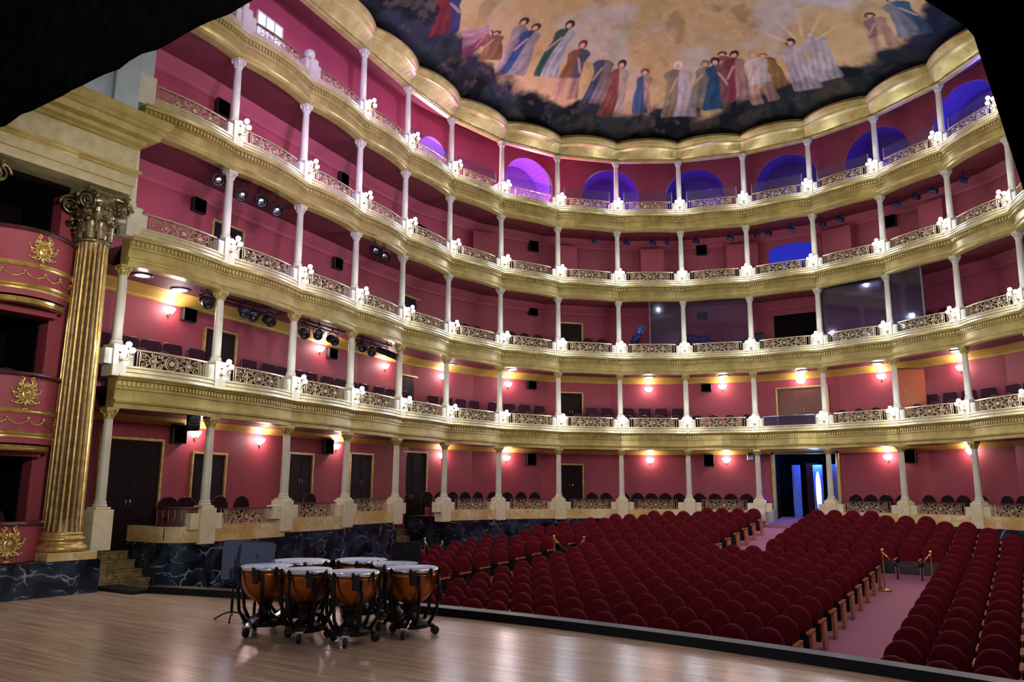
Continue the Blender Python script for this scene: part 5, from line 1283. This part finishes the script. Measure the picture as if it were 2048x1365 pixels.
rope((-4.98, SY, zz), (-4.0, SY, zz), 0.30, 'maroon rope slung across the left front aisle'); rope((4.0, SY, zz), (4.98, SY, zz), 0.30, 'maroon rope slung across the right front aisle')
rope((-8.23, 18.9, 0.36), (-7.77, 19.1, 0.28), 0.3, 'maroon rope slung before the side steps')

# ================================================================== TIMPANI AND MUSIC STANDS
def timpano(x, y, r, rz, label, bowlm=COPPER):
    t = thing('timpano', label, 'drum', (x, y, 0), rz, 'kettledrums'); h = 0.86
    mb = MB(); pr = []
    for k in range(13):
        a = k / 12 * PI / 2; pr.append((max(r * 0.97 * math.sin(a) ** 0.8, 0.02), h - 0.05 - r * 1.22 * math.cos(a) ** 0.9))
    mb.lathe(pr, 32); mb.build('bowl', bowlm, t)
    mb = MB(); mb.lathe([(r * 1.0, h - 0.055), (r * 1.05, h - 0.05), (r * 1.05, h - 0.015), (r * 1.0, h - 0.003), (r * 0.96, h - 0.01)], 36, caps=False); mb.build('hoop', CHROME, t)
    mb = MB(); mb.lathe([(r * 0.99, h - 0.008), (r * 0.97, h), (0.01, h + 0.004)], 36); mb.build('drum_head', HEAD, t)
    for k in range(8):
        a = 2 * PI * k / 8 + 0.2; c, s = math.cos(a), math.sin(a); mb = MB()
        mb.bevbox(-0.018, 0.018, -0.018, 0.018, h - 0.10, h + 0.0, 0.005, 0, Matrix.Translation((c * r * 1.08, s * r * 1.08, 0))); mb.tube([(c * r * 1.08, s * r * 1.08, h - 0.2), (c * r * 1.08, s * r * 1.08, h + 0.012)], 0.007, 6)
        mb.build('tuning_lug', BLACKM, t)
    for k in range(6):
        a = 2 * PI * k / 6; c, s = math.cos(a), math.sin(a); mb = MB()
        mb.tube([(c * r * 1.07, s * r * 1.07, h - 0.08), (c * r * 1.10, s * r * 1.10, h - 0.3), (c * r * 1.0, s * r * 1.0, h - 0.55), (c * r * 0.72, s * r * 0.72, 0.16)], [0.02, 0.024, 0.022, 0.026], 6); mb.build('strut', BLACKM, t)
    mb = MB(); mb.lathe([(r * 0.72, 0.11), (r * 0.75, 0.13), (r * 0.75, 0.18), (r * 0.5, 0.20), (0.09, 0.26), (0.07, 0.34), (0.11, 0.40), (0.12, 0.44)], 20); mb.build('pedestal', BLACKM, t)
    for k in range(3):
        a = 2 * PI * k / 3 + 0.5; c, s = math.cos(a), math.sin(a); mb = MB()
        mb.tube([(c * r * 0.4, s * r * 0.4, 0.14), (c * r * 0.95, s * r * 0.95, 0.11)], [0.035, 0.028], 6); lg = mb.build('foot', BLACKM, t)
        mb = MB(); T = Matrix.Translation((c * r * 0.98, s * r * 0.98, 0.055)) @ Matrix.Rotation(a, 4, 'Z') @ Matrix.Rotation(PI / 2, 4, 'X'); mb.lathe([(0.02, -0.02), (0.055, -0.018), (0.055, 0.018), (0.02, 0.02)], 14, 0, True, T); mb.build('caster', BLACKP, lg)
    mb = MB(); mb.bevbox(-0.05, 0.05, 0.0, 0.26, -0.02, 0.02, 0.008, 0, Matrix.Translation((0, -r * 1.05, 0.12)) @ Matrix.Rotation(0.35, 4, 'X')); mb.build('pedal', CHROME, t)
    mb = MB(); mb.bevbox(-0.035, 0.035, -0.02, 0.02, h - 0.20, h - 0.02, 0.006, 0, Matrix.Translation((r * 0.35, -r * 1.08, 0))); mb.build('tuning_gauge', BLACKP, t)
TP = [(-1.45, 7.32, 0.34, 0.2, 'copper timpano at the left end of the cluster, nearest the music stands'), (-0.67, 7.32, 0.30, 0.6, 'front timpano between the left end drum and the small front drum'), (-1.70, 8.11, 0.41, 0.0, 'largest timpano at the back left with broad pale head'), (-1.13, 8.76, 0.37, 0.4, 'back timpano beside the dark slanted desk'), (-0.02, 7.47, 0.31, 0.55, 'small front timpano with glowing copper bowl, centre of the cluster'), (-0.36, 8.62, 0.32, 0.1, 'timpano in the back row, half hidden behind the right end drum'), (0.22, 8.30, 0.335, 0.45, 'copper timpano at the right end of the cluster near the seats')]
for a in TP: timpano(*a)
def music_stand(x, y, rz, deskm, label, hgt=1.1, w=0.48, dh=0.36, tilt=-0.25):
    t = thing('music_stand', label, 'music stand', (x, y, 0), rz, 'music stands')
    mb = MB(); mb.tube([(0, 0, 0.06), (0, 0, hgt - dh * 0.5)], 0.012, 8); mb.lathe([(0.02, 0.08), (0.022, 0.3), (0.014, 0.32)], 8); mb.build('pole', BLACKM, t)
    for k in range(3):
        a = 2 * PI * k / 3 + 0.4; mb = MB(); mb.tube([(0, 0, 0.13), (0.14 * math.cos(a), 0.14 * math.sin(a), 0.09), (0.28 * math.cos(a), 0.28 * math.sin(a), 0.012)], 0.012, 6); mb.build('leg', BLACKM, t)
    T = Matrix.Translation((0, 0, hgt - dh / 2)) @ Matrix.Rotation(tilt, 4, 'X')
    mb = MB(); c = 0.04; poly = [(-w / 2, -dh / 2), (w / 2, -dh / 2), (w / 2, dh / 2 - c), (w / 2 - c, dh / 2), (-w / 2 + c, dh / 2), (-w / 2, dh / 2 - c)]
    mb.prism(poly, -0.004, 0.004, 0, False, T); dk = mb.build('desk', deskm, t)
    mb = MB(); mb.tube([(x_, 0, z_) for x_, z_ in poly], 0.006, 5, closed=True, T=T); mb.box(-w / 2, w / 2, -0.05, 0.0, -dh / 2 - 0.005, -dh / 2 + 0.005, 0, T); mb.build('desk_rim', BLACKM, dk)
    mb = MB(); mb.bevbox(-0.03, 0.03, 0.0, 0.04, hgt - dh * 0.75, hgt - dh * 0.4, 0.008); mb.build('clamp', BLACKP, t)
music_stand(-2.6, 7.7, 0.95, PLEXI, 'clear plexiglass music stand left of the drums, seen edge-on', 1.12, 0.36, 0.55, -0.1)
music_stand(-2.02, 7.62, 0.5, PLEXI, 'clear plexiglass music stand behind the left end drum', 1.12, 0.5, 0.36, -0.15)
music_stand(-0.62, 9.15, 0.75, BLACKE, 'black music stand with slanted desk behind the back drums', 1.12, 0.42, 0.32, -0.5)
